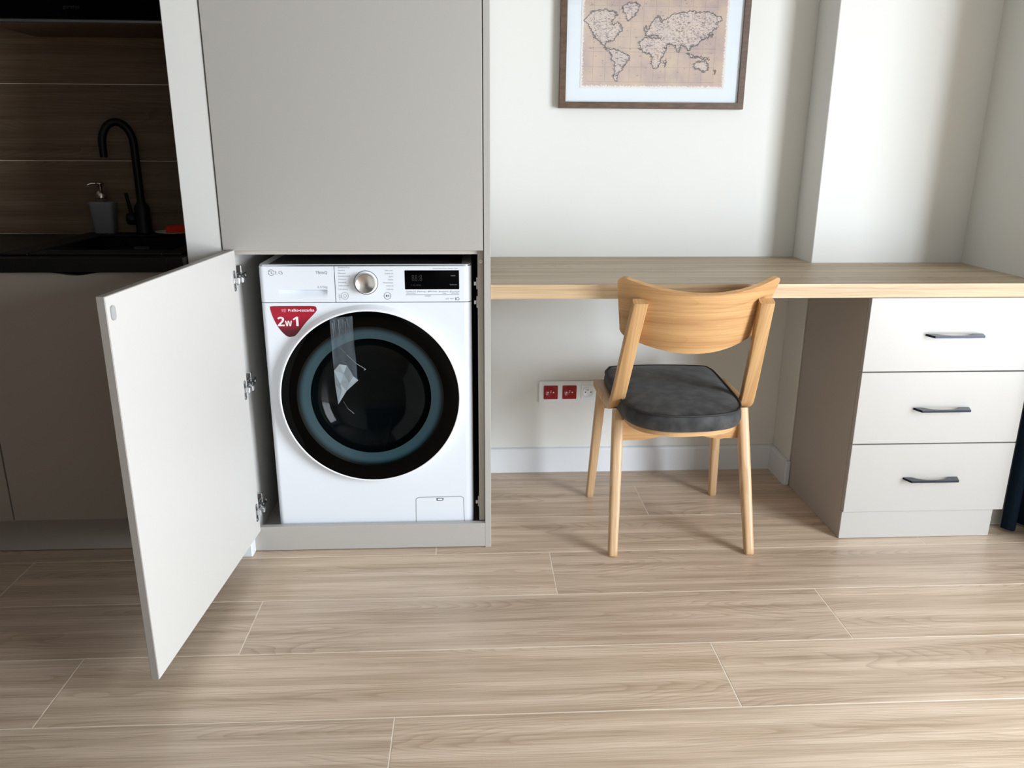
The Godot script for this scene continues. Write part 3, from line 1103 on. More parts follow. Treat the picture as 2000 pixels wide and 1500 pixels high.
	lettering("sticker_lettering", "1", -0.5730, -0.5565, 0.7240, 0.0270, zs, M.white_print, stk, true)
	st = st_new()
	for e in [[-0.5935, 1.0], [-0.6000, 0.85]]:
		var s: float = e[1]
		var pts := PackedVector2Array()
		for p in [Vector2(-3, -6), Vector2(3, -6), Vector2(3, 1), Vector2(4.4, 0), Vector2(5.2, 2.2), Vector2(2, 5), Vector2(-2, 5), Vector2(-5.2, 2.2), Vector2(-4.4, 0), Vector2(-3, 1)]:
			pts.append(Vector2(e[0], 0.7570) + p * 0.0009 * s)
		prism(st, pts, zs, zs + 0.0003 * s)
	part("shirt_icons", done(st), M.pink_print, stk)


func build_film(door: Node3D) -> void:
	var rng := RandomNumberGenerator.new()
	rng.seed = 11
	var rows := 26
	var cols := 9
	var grid := []
	for r in rows + 1:
		var v := float(r) / rows
		var line := []
		var y := lerpf(0.7430, 0.5560, v)
		var xl := lerpf(-0.4610, -0.4560, v)
		var xr := lerpf(-0.3965, -0.3900, v)
		for c in cols + 1:
			var u := float(c) / cols
			var wrinkle := 0.0022 * sin(u * 17.0 + v * 3.0 + 2.0 * sin(v * 5.0)) * (1.0 - 0.5 * v) + 0.0012 * sin(u * 31.0 - v * 9.0)
			line.append(Vector3(lerpf(xl, xr, u), y + 0.006 * (u - 0.5), 0.0045 + wrinkle + 0.004 * v))
		grid.append(line)
	var st := st_new()
	st.set_smooth_group(1)
	for r in rows:
		for c in cols:
			quad(st, grid[r + 1][c], grid[r + 1][c + 1], grid[r][c + 1], grid[r][c])
	part("packing_film", done(st), M.film, door, "clear plastic film strip hanging on the door glass")
	# pale streaks down its upper creases, highlights put into the colour
	st = st_new()
	for k in 11:
		var x := -0.4575 + 0.0052 * k + rng.randf_range(-0.002, 0.002)
		var ya := 0.7420 - rng.randf_range(0.0, 0.018)
		var yb := ya - rng.randf_range(0.022, 0.060)
		var wd := rng.randf_range(0.0005, 0.0018)
		var sl := rng.randf_range(-0.002, 0.004)
		tri(st, Vector3(x - wd, ya, 0.0085), Vector3(x + sl, yb, 0.0075), Vector3(x + wd, ya, 0.0105))
	for k in 5:
		var y := 0.66 - 0.017 * k
		var x := -0.452 + rng.randf_range(0.0, 0.03)
		tri(st, Vector3(x, y, 0.010), Vector3(x + 0.022, y - 0.022, 0.011), Vector3(x + 0.0225, y - 0.0205, 0.0125))
	part("crease_glint", done(st), M.film_fold, door)
	# its crumpled lower end: facets at different tilts
	st = st_new()
	var p := [Vector3(-0.4560, 0.5860, 0.010), Vector3(-0.4380, 0.6080, 0.020), Vector3(-0.4290, 0.5760, 0.008), Vector3(-0.4070, 0.5880, 0.020), Vector3(-0.3870, 0.5570, 0.012), Vector3(-0.4120, 0.5520, 0.024), Vector3(-0.4230, 0.5240, 0.010), Vector3(-0.4380, 0.5480, 0.022), Vector3(-0.4500, 0.4820, 0.008), Vector3(-0.4545, 0.5450, 0.014), Vector3(-0.4180, 0.6020, 0.012), Vector3(-0.3990, 0.5730, 0.026), Vector3(-0.4360, 0.5250, 0.016)]
	for f in [[0, 9, 7], [0, 7, 2], [0, 2, 1], [2, 7, 5], [2, 5, 3], [3, 5, 11], [11, 5, 4], [5, 6, 4], [7, 6, 5], [7, 12, 6], [9, 12, 7], [9, 8, 12], [8, 6, 12], [1, 2, 10], [10, 2, 3]]:
		tri(st, p[f[0]], p[f[1]], p[f[2]])
	# two stiff creases, their glints put in as pale strips
	for e in [[Vector3(-0.4160, 0.6330, 0.012), Vector3(-0.3900, 0.6080, 0.018), Vector3(-0.3640, 0.5880, 0.010), Vector3(-0.3700, 0.5860, 0.010)], [Vector3(-0.4350, 0.4900, 0.006), Vector3(-0.4230, 0.4680, 0.008), Vector3(-0.4060, 0.4510, 0.004), Vector3(-0.4090, 0.4520, 0.004)]]:
		for k in 3:
			var d := Vector3(0.0, 0.0024, 0.001)
			quad(st, e[k], e[k + 1], e[k + 1] + d, e[k] + d)
	part("crumpled_film", done(st), M.film_fold, door, "crumpled end of the film")


# ============================================================ kitchen

func build_kitchen() -> void:
	# worktop with a rectangular opening for the sink
	var t := thing("kitchen_worktop", "black kitchen worktop below the tiled splashback", "worktop", Vector3(-1.43, 0.878, -0.28))
	var hx0 := -1.335
	var hx1 := -0.885
	var hz0 := -0.555
	var hz1 := -0.035
	var st := st_new()
	bevel_box(st, Vector3(-2.03, 0.8783, -0.592), Vector3(hx0, 0.9163, 0.035), 0.001)
	bevel_box(st, Vector3(hx1, 0.8783, -0.592), Vector3(-0.8440, 0.9163, 0.035), 0.001)
	bevel_box(st, Vector3(hx0, 0.8783, -0.592), Vector3(hx1, 0.9163, hz0), 0.001)
	bevel_box(st, Vector3(hx0, 0.8783, hz1), Vector3(hx1, 0.9163, 0.035), 0.001)
	part("board", done(st), M.black_stone, t)
	# sink: rim, bowl, deck behind
	var s := thing("sink", "black composite sink with a raised rim set into the worktop", "sink", Vector3(-1.11, 0.92, -0.29))
	st = st_new()
	var bx0 := -1.28
	var bx1 := -0.915
	var bz0 := -0.475
	var bz1 := -0.095
	bevel_box(st, Vector3(-1.36, 0.9165, -0.575), Vector3(bx0, 0.9235, -0.015), 0.003)
	bevel_box(st, Vector3(bx1, 0.9165, -0.575), Vector3(-0.865, 0.9235, -0.015), 0.003)
	bevel_box(st, Vector3(bx0, 0.9165, -0.575), Vector3(bx1, 0.9235, bz0), 0.003)
	bevel_box(st, Vector3(bx0, 0.9165, bz1), Vector3(bx1, 0.9235, -0.015), 0.003)
	part("rim", done(st), M.black_matt, s)
	st = st_new()
	var w := 0.006
	bevel_box(st, Vector3(bx0 - w, 0.75, bz0 - w), Vector3(bx0, 0.9165, bz1 + w), 0)
	bevel_box(st, Vector3(bx1, 0.75, bz0 - w), Vector3(bx1 + w, 0.9165, bz1 + w), 0)
	bevel_box(st, Vector3(bx0, 0.75, bz0 - w), Vector3(bx1, 0.9165, bz0), 0)
	bevel_box(st, Vector3(bx0, 0.75, bz1), Vector3(bx1, 0.9165, bz1 + w), 0)
	bevel_box(st, Vector3(bx0, 0.744, bz0), Vector3(bx1, 0.75, bz1), 0)
	part("bowl", done(st), M.black_matt, s)
	st = st_new()
	prism(st, round_rect(-1.178, 0.877, -1.128, 0.886, 0.003), bz0, bz0 + 0.003)
	part("overflow_plate", done(st), M.steel, s, "small steel overflow plate")
	st = st_new()
	lathe(st, [Vector2(0.006, 0.0), Vector2(0.006, 0.003), Vector2(0, 0.0035)], Vector3(-1.082, 0.862, bz0), "z", 16)
	part("overflow_button", done(st), M.steel, s)
	# faucet
	var f := thing("faucet", "matt black gooseneck kitchen faucet with a side lever", "faucet", Vector3(-1.158, 0.9235, -0.53))
	st = st_new()
	lathe(st, [Vector2(0.0, 0.921), Vector2(0.027, 0.9235), Vector2(0.027, 0.930), Vector2(0.0245, 0.933), Vector2(0.0245, 1.008), Vector2(0.022, 1.014), Vector2(0.0125, 1.03), Vector2(0.0125, 1.04), Vector2(0.0, 1.04)], Vector3(-1.158, 0, -0.53), "y", 32)
	part("body", done(st), M.black_matt, f)
	st = st_new()
	var path := [Vector3(-1.158, 1.02, -0.53), Vector3(-1.158, 1.12, -0.53), Vector3(-1.158, 1.205, -0.53)]
	for k in range(1, 17):
		var a := PI * k / 16
		path.append(Vector3(-1.198 + 0.040 * cos(a), 1.212 + 0.070 * sin(a), -0.53 + 0.050 * (1 - cos(a)) * 0.5))
	path.append(Vector3(-1.238, 1.172, -0.480))
	var rr := []
	for k in path.size():
		rr.append(0.0125 if k < path.size() - 1 else 0.0118)
	tube(st, path, rr, 20)
	part("spout", done(st), M.black_matt, f)
	st = st_new()
	lathe(st, [Vector2(0.0, -0.052), Vector2(0.018, -0.050), Vector2(0.020, -0.045), Vector2(0.020, -0.022), Vector2(0.0, -0.022)], Vector3(-1.158, 0.972, -0.53), "x", 24)
	tube(st, [Vector3(-1.192, 0.978, -0.528), Vector3(-1.196, 1.018, -0.524), Vector3(-1.200, 1.058, -0.519)], [0.0068, 0.006, 0.0055], 12)
	part("lever", done(st), M.black_matt, f)
	# soap dispenser
	var d := thing("soap_dispenser", "grey tapered soap dispenser with a chrome pump head by the faucet", "soap dispenser", Vector3(-1.297, 0.9235, -0.545))
	var rings := []
	for e in [[0.9237, 0.029], [0.926, 0.0315], [1.018, 0.0385], [1.023, 0.0395], [1.027, 0.0385], [1.028, 0.030]]:
		var r := []
		for p in round_rect(-e[1], -e[1], e[1], e[1], e[1] * 0.42, 5):
			r.append(Vector3(-1.291 + p.x, e[0], -0.545 - p.y * 0.72))
		rings.append(r)
	st = st_new()
	loft(st, rings)
	part("bottle", done(st), M.soap_body, d)
	st = st_new()
	lathe(st, [Vector2(0.0, 1.0275), Vector2(0.0185, 1.0275), Vector2(0.0175, 1.062), Vector2(0.008, 1.0635), Vector2(0.0065, 1.085), Vector2(0.0, 1.085)], Vector3(-1.292, 0, -0.545), "y", 24)
	part("pump_collar", done(st), M.soap_chrome, d, "chrome pump collar and stem")
	st = st_new()
	lathe(st, [Vector2(0.0, 1.083), Vector2(0.015, 1.084), Vector2(0.0155, 1.088), Vector2(0.010, 1.0915), Vector2(0, 1.092)], Vector3(-1.292, 0, -0.545), "y", 20)
	tube(st, [Vector3(-1.292, 1.0875, -0.545), Vector3(-1.315, 1.0875, -0.532), Vector3(-1.325, 1.082, -0.528)], [0.0045, 0.004, 0.0035], 10)
	part("pump_head", done(st), M.soap_chrome, d)
	# dish with a sponge
	var di := thing("soap_dish", "small white dish under the orange sponge, next to the faucet", "dish", Vector3(-1.048, 0.9235, -0.525))
	st = st_new()
	lathe(st, [Vector2(0, 0.9238), Vector2(0.042, 0.9238), Vector2(0.066, 0.931), Vector2(0.068, 0.933), Vector2(0.064, 0.9330), Vector2(0.042, 0.927), Vector2(0, 0.926)], Vector3(-1.048, 0, -0.520), "y", 40)
	part("saucer", done(st), M.dish, di)
	st = st_new()
	bevel_box(st, Vector3(-1.075, 0.9275, -0.553), Vector3(-0.985, 0.951, -0.493), 0.004)
	var sg := part("sponge", done(st), M.sponge, self)
	sg.set_meta("label", "orange kitchen sponge lying on the small white dish")
	sg.set_meta("category", "sponge")
	# base cabinets below the worktop
	for k in 2:
		var xr := -0.8440 - 0.5905 * k
		var xl := xr - 0.5890
		var b := thing("base_cabinet", ["taupe kitchen base cabinet behind the open door, with a dipped grip edge", "taupe kitchen base cabinet farthest from the tall cabinet, beyond the narrow gap"][k], "cabinet", Vector3((xl + xr) / 2, 0, -0.28))
		st = st_new()
		bevel_box(st, Vector3(xl, 0.126, -0.585), Vector3(xl + 0.016, 0.878, -0.006), 0)
		bevel_box(st, Vector3(xr - 0.016, 0.126, -0.585), Vector3(xr, 0.878, -0.006), 0)
		bevel_box(st, Vector3(xl + 0.016, 0.126, -0.585), Vector3(xr - 0.016, 0.142, -0.006), 0)
		bevel_box(st, Vector3(xl + 0.016, 0.126, -0.585), Vector3(xr - 0.016, 0.74, -0.575), 0)
		part("carcass", done(st), M.gap, b)
		var poly := PackedVector2Array([Vector2(xl + 0.0015, 0.128), Vector2(xr - 0.0015, 0.128), Vector2(xr - 0.0015, 0.8745)])
		var gc := xr - 0.302
		for i in 13:
			var u := 1.0 - 2.0 * i / 12.0
			poly.append(Vector2(gc + u * 0.075, 0.8745 - 0.0085 * (0.5 + 0.5 * cos(PI * u))))
		poly.append(Vector2(xl + 0.0015, 0.8745))
		st = st_new()
		prism(st, poly, -0.004, 0.015)
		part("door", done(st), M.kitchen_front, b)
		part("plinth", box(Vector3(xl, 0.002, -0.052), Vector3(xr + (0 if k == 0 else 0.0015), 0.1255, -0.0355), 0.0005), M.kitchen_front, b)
	# the built-in appliance above
	var h := thing("cooker_hood", "black glass built-in appliance with a steel lower strip above the splashback", "hood", Vector3(-1.14, 1.54, -0.42))
	part("housing", box(Vector3(-1.4434, 1.5425, -0.588), Vector3(-0.8445, 1.98, -0.275), 0.002), M.frame_wood, h)
	part("glass_front", box(Vector3(-1.4434, 1.5555, -0.275), Vector3(-0.8445, 1.98, -0.262), 0.002), M.black_gloss, h)
	part("steel_strip", box(Vector3(-1.4434, 1.5425, -0.275), Vector3(-0.8445, 1.5545, -0.262), 0.003), M.steel, h)
	lettering("brand_lettering", "gorenje", -1.201, -1.1555, 1.5862, 0.0085, -0.262, M.faint_print, h)


# ============================================================ chair

func build_chair() -> void:
	var t := thing("dining_chair", "oak chair with a curved plywood back and dark grey seat cushion at the desk", "chair", Vector3(0.587, 0, -0.14))
	# bent side pieces: seat rail running back, then rising as the upright
	for s in [[0.3865, 0.3925, 0.4155], [0.8050, 0.8040, 0.7740]]:
		var line := spline([Vector3(s[0], 0.4285, -0.365), Vector3(s[0], 0.428, -0.30), Vector3(s[0] * 0.5 + s[1] * 0.5, 0.4265, -0.20), Vector3(s[1], 0.4265, -0.145), Vector3(s[1], 0.4315, -0.112), Vector3(s[1], 0.451, -0.080), Vector3(lerpf(s[1], s[2], 0.12), 0.49, -0.055), Vector3(lerpf(s[1], s[2], 0.42), 0.60, -0.002), Vector3(lerpf(s[1], s[2], 0.72), 0.71, 0.049), Vector3(s[2], 0.802, 0.094)], 6)
		var rings := []
		for k in line.size():
			var tg: Vector3 = (line[mini(k + 1, line.size() - 1)] - line[maxi(k - 1, 0)]).normalized()
			var out := tg.cross(Vector3.RIGHT).normalized()   # towards the outside of the bend
			var hw := 0.0215
			var ht := 0.0125
			var r := []
			for p in round_rect(-hw, -ht, hw, ht, 0.004, 2):
				r.append(line[k] + Vector3.RIGHT * p.x + out * p.y)
			rings.append(r)
		var st := st_new()
		loft(st, rings, 3, false, false)
		loft(st, [rings[0], rings[0]], -1, true, false)
		loft(st, [rings[-1], rings[-1]], -1, false, true)
		part("side_frame", done(st), M.oak_up, t)
	# legs
	for l in [[Vector3(0.3735, 0, 0.0745), Vector3(0.4010, 0.425, -0.086), 0.0175], [Vector3(0.8010, 0, 0.0790), Vector3(0.7960, 0.425, -0.086), 0.0175], [Vector3(0.3655, 0, -0.368), Vector3(0.3900, 0.420, -0.335), 0.0165], [Vector3(0.8145, 0, -0.362), Vector3(0.7950, 0.420, -0.335), 0.0165]]:
		var path := []
		var radii := []
		for e in [[0.0, 0.62], [0.006, 0.78], [0.04, 0.83], [0.35, 0.92], [0.7, 1.0], [1.0, 1.0]]:
			path.append(l[0].lerp(l[1], e[0]))
			radii.append(l[2] * e[1])
		var st := st_new()
		tube(st, path, radii, 24, false, 1.6)
		part("leg", done(st), M.beech, t)
	# rear apron with an arched lower edge, front apron, seat panel
	var poly := PackedVector2Array([Vector2(0.408, 0.398), Vector2(0.408, 0.331), Vector2(0.470, 0.330)])
	for i in 11:
		var u := i / 10.0
		poly.append(Vector2(lerpf(0.478, 0.726, u), 0.3305 + 0.0175 * (0.5 - 0.5 * cos(TAU * u)) ** 0.6))
	poly.append(Vector2(0.736, 0.333))
	poly.append(Vector2(0.793, 0.334))
	poly.append(Vector2(0.793, 0.400))
	var st := st_new()
	prism(st, poly, -0.081, -0.061)
	part("apron", done(st), M.oak_back, t)
	part("apron", box(Vector3(0.40, 0.345, -0.352), Vector3(0.788, 0.405, -0.334), 0.002), M.oak_back, t)
	var out := [Vector3(0.423, 0, -0.405), Vector3(0.45, 0, -0.432), Vector3(0.60, 0, -0.445), Vector3(0.752, 0, -0.430), Vector3(0.779, 0, -0.395), Vector3(0.781, 0, -0.325), Vector3(0.772, 0, -0.15), Vector3(0.762, 0, -0.028), Vector3(0.746, 0, 0.034), Vector3(0.715, 0, 0.076), Vector3(0.655, 0, 0.101), Vector3(0.586, 0, 0.110), Vector3(0.518, 0, 0.107), Vector3(0.455, 0, 0.076), Vector3(0.418, 0, 0.022), Vector3(0.405, 0, -0.045), Vector3(0.401, 0, -0.20), Vector3(0.404, 0, -0.345)]
	var outline := spline(out, 5, true)
	outline.reverse()      # counter-clockwise seen from above
	var mid := Vector3(0.588, 0, -0.17)
	var ring_at := func(k: float, y: float, grow: float) -> Array:
		var r := []
		for p in outline:
			var q: Vector3 = mid + (p - mid) * k + (p - mid).normalized() * grow
			r.append(Vector3(q.x, y, q.z))
		return r
	if PackedVector2Array(outline.map(func(p): return Vector2(p.x, -p.z))).size() > 2 and Geometry2D.is_polygon_clockwise(PackedVector2Array(outline.map(func(p): return Vector2(p.x, -p.z)))):
		outline.reverse()
	var cush := Node3D.new()
	cush.name = "seat"
	cush.position = Vector3(0.587, 0.42, -0.14) - t.position
	t.add_child(cush)
	st = st_new()
	loft(st, [ring_at.call(0.9, 0.398, 0.0), ring_at.call(0.94, 0.398, 0.0), ring_at.call(0.94, 0.412, 0.0), ring_at.call(0.9, 0.412, 0.0)], -1)
	part("seat_board", done(st), M.oak_back, cush)
	st = st_new()
	loft(st, [ring_at.call(0.92, 0.4125, 0.0), ring_at.call(1.0, 0.4150, -0.006), ring_at.call(1.0, 0.4200, 0.002), ring_at.call(1.0, 0.4320, 0.007), ring_at.call(1.0, 0.4500, 0.006), ring_at.call(1.0, 0.4640, 0.001), ring_at.call(1.0, 0.4690, -0.005), ring_at.call(0.94, 0.4720, -0.003), ring_at.call(0.84, 0.4765, 0.0), ring_at.call(0.66, 0.4805, 0.0), ring_at.call(0.4, 0.4830, 0.0), ring_at.call(0.15, 0.4838, 0.0)], 3)
	part("cushion", done(st), M.cushion, cush, "dark grey velvet cushion")
	st = st_new()
	tube(st, ring_at.call(1.0, 0.4675, 0.0015), 0.0033, 8, true)
	part("piping", done(st), M.piping, cush)
	# backrest: a bent sheet whose axis leans back
	var tilt := 0.46
	var up := Vector3(0, cos(tilt), sin(tilt))
	var back := Vector3(0, -sin(tilt), cos(tilt))
	var c0 := Vector3(0.588, 0.734, 0.104)     # middle of the rear face
	var nu := 64
	var nv := 12
	var faces := []
	for side in 2:
		var g := []
		for i in nu + 1:
			var w := -1.0 + 2.0 * i / nu
			var u := signf(w) * (1.0 - pow(1.0 - absf(w), 1.7))
			var col := []
			for k in nv + 1:
				var v := -1.0 + 2.0 * k / nv
				var hw := 0.2200 * (1.0 + 0.059 * v)
				var hh := 0.1050
				# rounded ends: the sheet gets lower towards its corners
				var rc := 0.024
				var ex := maxf(0.0, absf(u) * hw - (hw - rc)) / rc
				var drop := rc * (1.0 - sqrt(maxf(0.0, 1.0 - ex * ex))) * 0.96
				var y := v * (hh - drop)
				var x := u * hw
				var bend := -0.096 * pow(absf(u), 2.0) 
				var thick := 0.0 if side == 0 else -0.0125
				var slope := Vector3(2.0 * 0.096 * u / hw, 0, 1.0).normalized()
				col.append(c0 + Vector3(x, 0, 0) + up * y + back * (bend + thick * slope.z) + Vector3(thick * slope.x, 0, 0))
			g.append(col)
		faces.append(g)
	st = st_new()
	for side in 2:
		st.set_smooth_group(7 + side)
		for i in nu:
			for k in nv:
				var g: Array = faces[side]
				if side == 0:
					quad(st, g[i][k], g[i + 1][k], g[i + 1][k + 1], g[i][k + 1])
				else:
					quad(st, g[i][k + 1], g[i + 1][k + 1], g[i + 1][k], g[i][k])
	st.set_smooth_group(9)
	var a: Array = faces[0]
	var b: Array = faces[1]
	for i in nu:
		quad(st, a[i][nv], a[i + 1][nv], b[i + 1][nv], b[i][nv])
		quad(st, b[i][0], b[i + 1][0], a[i + 1][0], a[i][0])
	for k in nv:
		quad(st, a[nu][k], b[nu][k], b[nu][k + 1], a[nu][k + 1])
		quad(st, b[0][k], a[0][k], a[0][k + 1], b[0][k + 1])
	part("backrest", done(st), M.oak_back, t)


# ============================================================ things on the wall

func fill_poly(mask: PackedByteArray, w: int, h: int, pts: Array, value: int) -> void:
	for y in h:
		var xs := []
		for k in pts.size():
			var a: Vector2 = pts[k]
			var b: Vector2 = pts[(k + 1) % pts.size()]
			if (a.y <= y) != (b.y <= y):
				xs.append(a.x + (y - a.y) * (b.x - a.x) / (b.y - a.y))
		xs.sort()
		for i in range(0, xs.size() - 1, 2):
			for x in range(maxi(0, ceili(xs[i])), mini(w - 1, floori(xs[i + 1])) + 1):
				mask[y * w + x] = value


func map_texture() -> ImageTexture:
	var w := 840
	var h := 596
	var lands := [
		[14, 401, 34, 372, 55, 339, 85, 310, 132, 304, 184, 314, 219, 319, 241, 346, 221, 380, 200, 408, 214, 436, 239, 419, 266, 430, 280, 474, 255, 503, 234, 537, 218, 571, 187, 577, 166, 589, 162, 617, 144, 606, 122, 578, 95, 550, 77, 506, 54, 456, 44, 428],
		[274, 279, 303, 246, 355, 239, 390, 260, 379, 316, 346, 367, 317, 401, 298, 356],
		[163, 634, 194, 645, 229, 650, 273, 666, 304, 689, 331, 705, 328, 751, 307, 780, 287, 821, 270, 850, 254, 890, 251, 937, 233, 925, 232, 856, 237, 775, 214, 730, 208, 684],
		[402, 579, 427, 545, 470, 538, 506, 549, 541, 554, 565, 599, 580, 644, 569, 690, 548, 736, 545, 771, 525, 817, 503, 823, 488, 772, 490, 714, 467, 680, 431, 675, 399, 642],
		[429, 500, 459, 471, 466, 437, 486, 386, 515, 347, 537, 369, 535, 408, 577, 374, 619, 328, 696, 316, 783, 308, 872, 323, 952, 355, 950, 383, 920, 401, 931, 440, 906, 463, 876, 492, 866, 537, 831, 549, 810, 572, 794, 607, 768, 613, 747, 630, 735, 653, 711, 619, 684, 608, 670, 677, 645, 626, 622, 598, 595, 593, 584, 633, 556, 599, 541, 554, 514, 532, 487, 521, 452, 527, 433, 528],
		[781, 773, 806, 750, 828, 744, 846, 755, 854, 741, 883, 783, 882, 829, 856, 847, 827, 819, 787, 819],
		[727, 676, 750, 687, 795, 710, 831, 709, 876, 720, 881, 737, 831, 726, 760, 716], [424, 472, 436, 438, 445, 454, 446, 482, 431, 488], [572, 759, 584, 742, 588, 770, 577, 793], [878, 526, 894, 497, 899, 508, 885, 537], [923, 846, 935, 829, 938, 852, 927, 869]]
	var mask := PackedByteArray()
	mask.resize(w * h)
	var rough := FastNoiseLite.new()
	rough.seed = 4
	rough.frequency = 0.05
	for l in lands:
		var pts := []
		for k in range(0, l.size(), 2):
			var p := Vector2(l[k] * w / 1000.0, l[k + 1] * h / 1000.0)
			var q := Vector2(l[(k + 2) % l.size()] * w / 1000.0, l[(k + 3) % l.size()] * h / 1000.0)
			for i in 7:
				var e := p.lerp(q, i / 7.0)
				pts.append(e + Vector2(rough.get_noise_2d(e.x * 3, e.y * 3), rough.get_noise_2d(e.y * 3 + 500, e.x * 3)) * 13.0)
		fill_poly(mask, w, h, pts, 1)
	var stain := FastNoiseLite.new()
	stain.seed = 9
	stain.frequency = 0.006
	var fine := FastNoiseLite.new()
	fine.seed = 19
	fine.frequency = 0.16
	var cells := FastNoiseLite.new()
	cells.seed = 29
	cells.noise_type = FastNoiseLite.TYPE_CELLULAR
	cells.cellular_return_type = FastNoiseLite.RETURN_DISTANCE2_SUB
	cells.frequency = 0.035
	var im := Image.create(w, h, false, Image.FORMAT_RGB8)
	for y in h:
		for x in w:
			var s := stain.get_noise_2d(x, y)
			var c := Color(0.80, 0.705, 0.63).lerp(Color(0.70, 0.62, 0.60), clampf(0.5 + s * 0.9, 0, 1))
			c = c.lerp(Color(0.80, 0.73, 0.64), clampf(stain.get_noise_2d(x + 900, y * 0.7) * 1.2, 0, 0.8))
			c *= 1.0 + 0.07 * fine.get_noise_2d(x * 2.5, y * 0.6)
			var inside := mask[y * w + x] == 1
			if inside:
				c = c.lerp(Color(0.88, 0.84, 0.82), 0.44 + 0.3 * stain.get_noise_2d(x * 3.0, y * 3.0))
				if cells.get_noise_2d(x + 9.0 * rough.get_noise_2d(x, y), y + 9.0 * rough.get_noise_2d(y, x)) < -0.90:
					c = c.lerp(Color(0.22, 0.19, 0.20), 0.42)
			if x > 1 and y > 1 and x < w - 3 and y < h - 3:
				var n := mask[y * w + x - 2] + mask[y * w + x + 2] + mask[(y - 2) * w + x] + mask[(y + 2) * w + x]
				if n > 0 and n < 4:
					c = c.lerp(Color(0.16, 0.14, 0.15), 0.78 + 0.6 * fine.get_noise_2d(x, y))
			var grid := x % 70 < 2 or y % 80 < 2 or (y > 378 and y < 382)
			if grid and x > 40 and x < w - 60 and y > 30 and y < h - 30:
				c = c.lerp(Color(0.42, 0.37, 0.36), 0.34)
			var edge := minf(minf(x, w - 1 - x), minf(y, h - 1 - y)) + 12.0 * rough.get_noise_2d(x * 1.6, y * 1.6)
			if edge < 15.0:
				c = c.lerp(Color(0.92, 0.91, 0.90), 0.85 * clampf((15.0 - edge) / 5.0, 0, 1))
			im.set_pixel(x, y, c)
	# illegible little place names: dashes of ink, densest on land
	var rng := RandomNumberGenerator.new()
	rng.seed = 3
	for k in 2600:
		var x := rng.randi_range(45, w - 70)
		var y := rng.randi_range(25, h - 60)
		var on_land := mask[y * w + x] == 1
		if not on_land and rng.randf() > 0.05:
			continue
		for i in rng.randi_range(3, 13):
			for j in rng.randi_range(1, 4):
				if rng.randf() < 0.8:
					im.set_pixel(x + i, y + j, im.get_pixel(x + i, y + j).lerp(Color(0.17, 0.15, 0.16), 0.72))
	# denser names along the coasts
	for k in 9000:
		var x := rng.randi_range(45, w - 70)
		var y := rng.randi_range(25, h - 60)
		if mask[y * w + x] == mask[y * w + x + 9] and mask[y * w + x] == mask[(y + 7) * w + x]:
			continue
		for i in rng.randi_range(4, 12):
			for j in rng.randi_range(1, 4):
				if rng.randf() < 0.8:
					im.set_pixel(x + i - 4, y + j, im.get_pixel(x + i - 4, y + j).lerp(Color(0.17, 0.15, 0.16), 0.75))
	return ImageTexture.create_from_image(im)


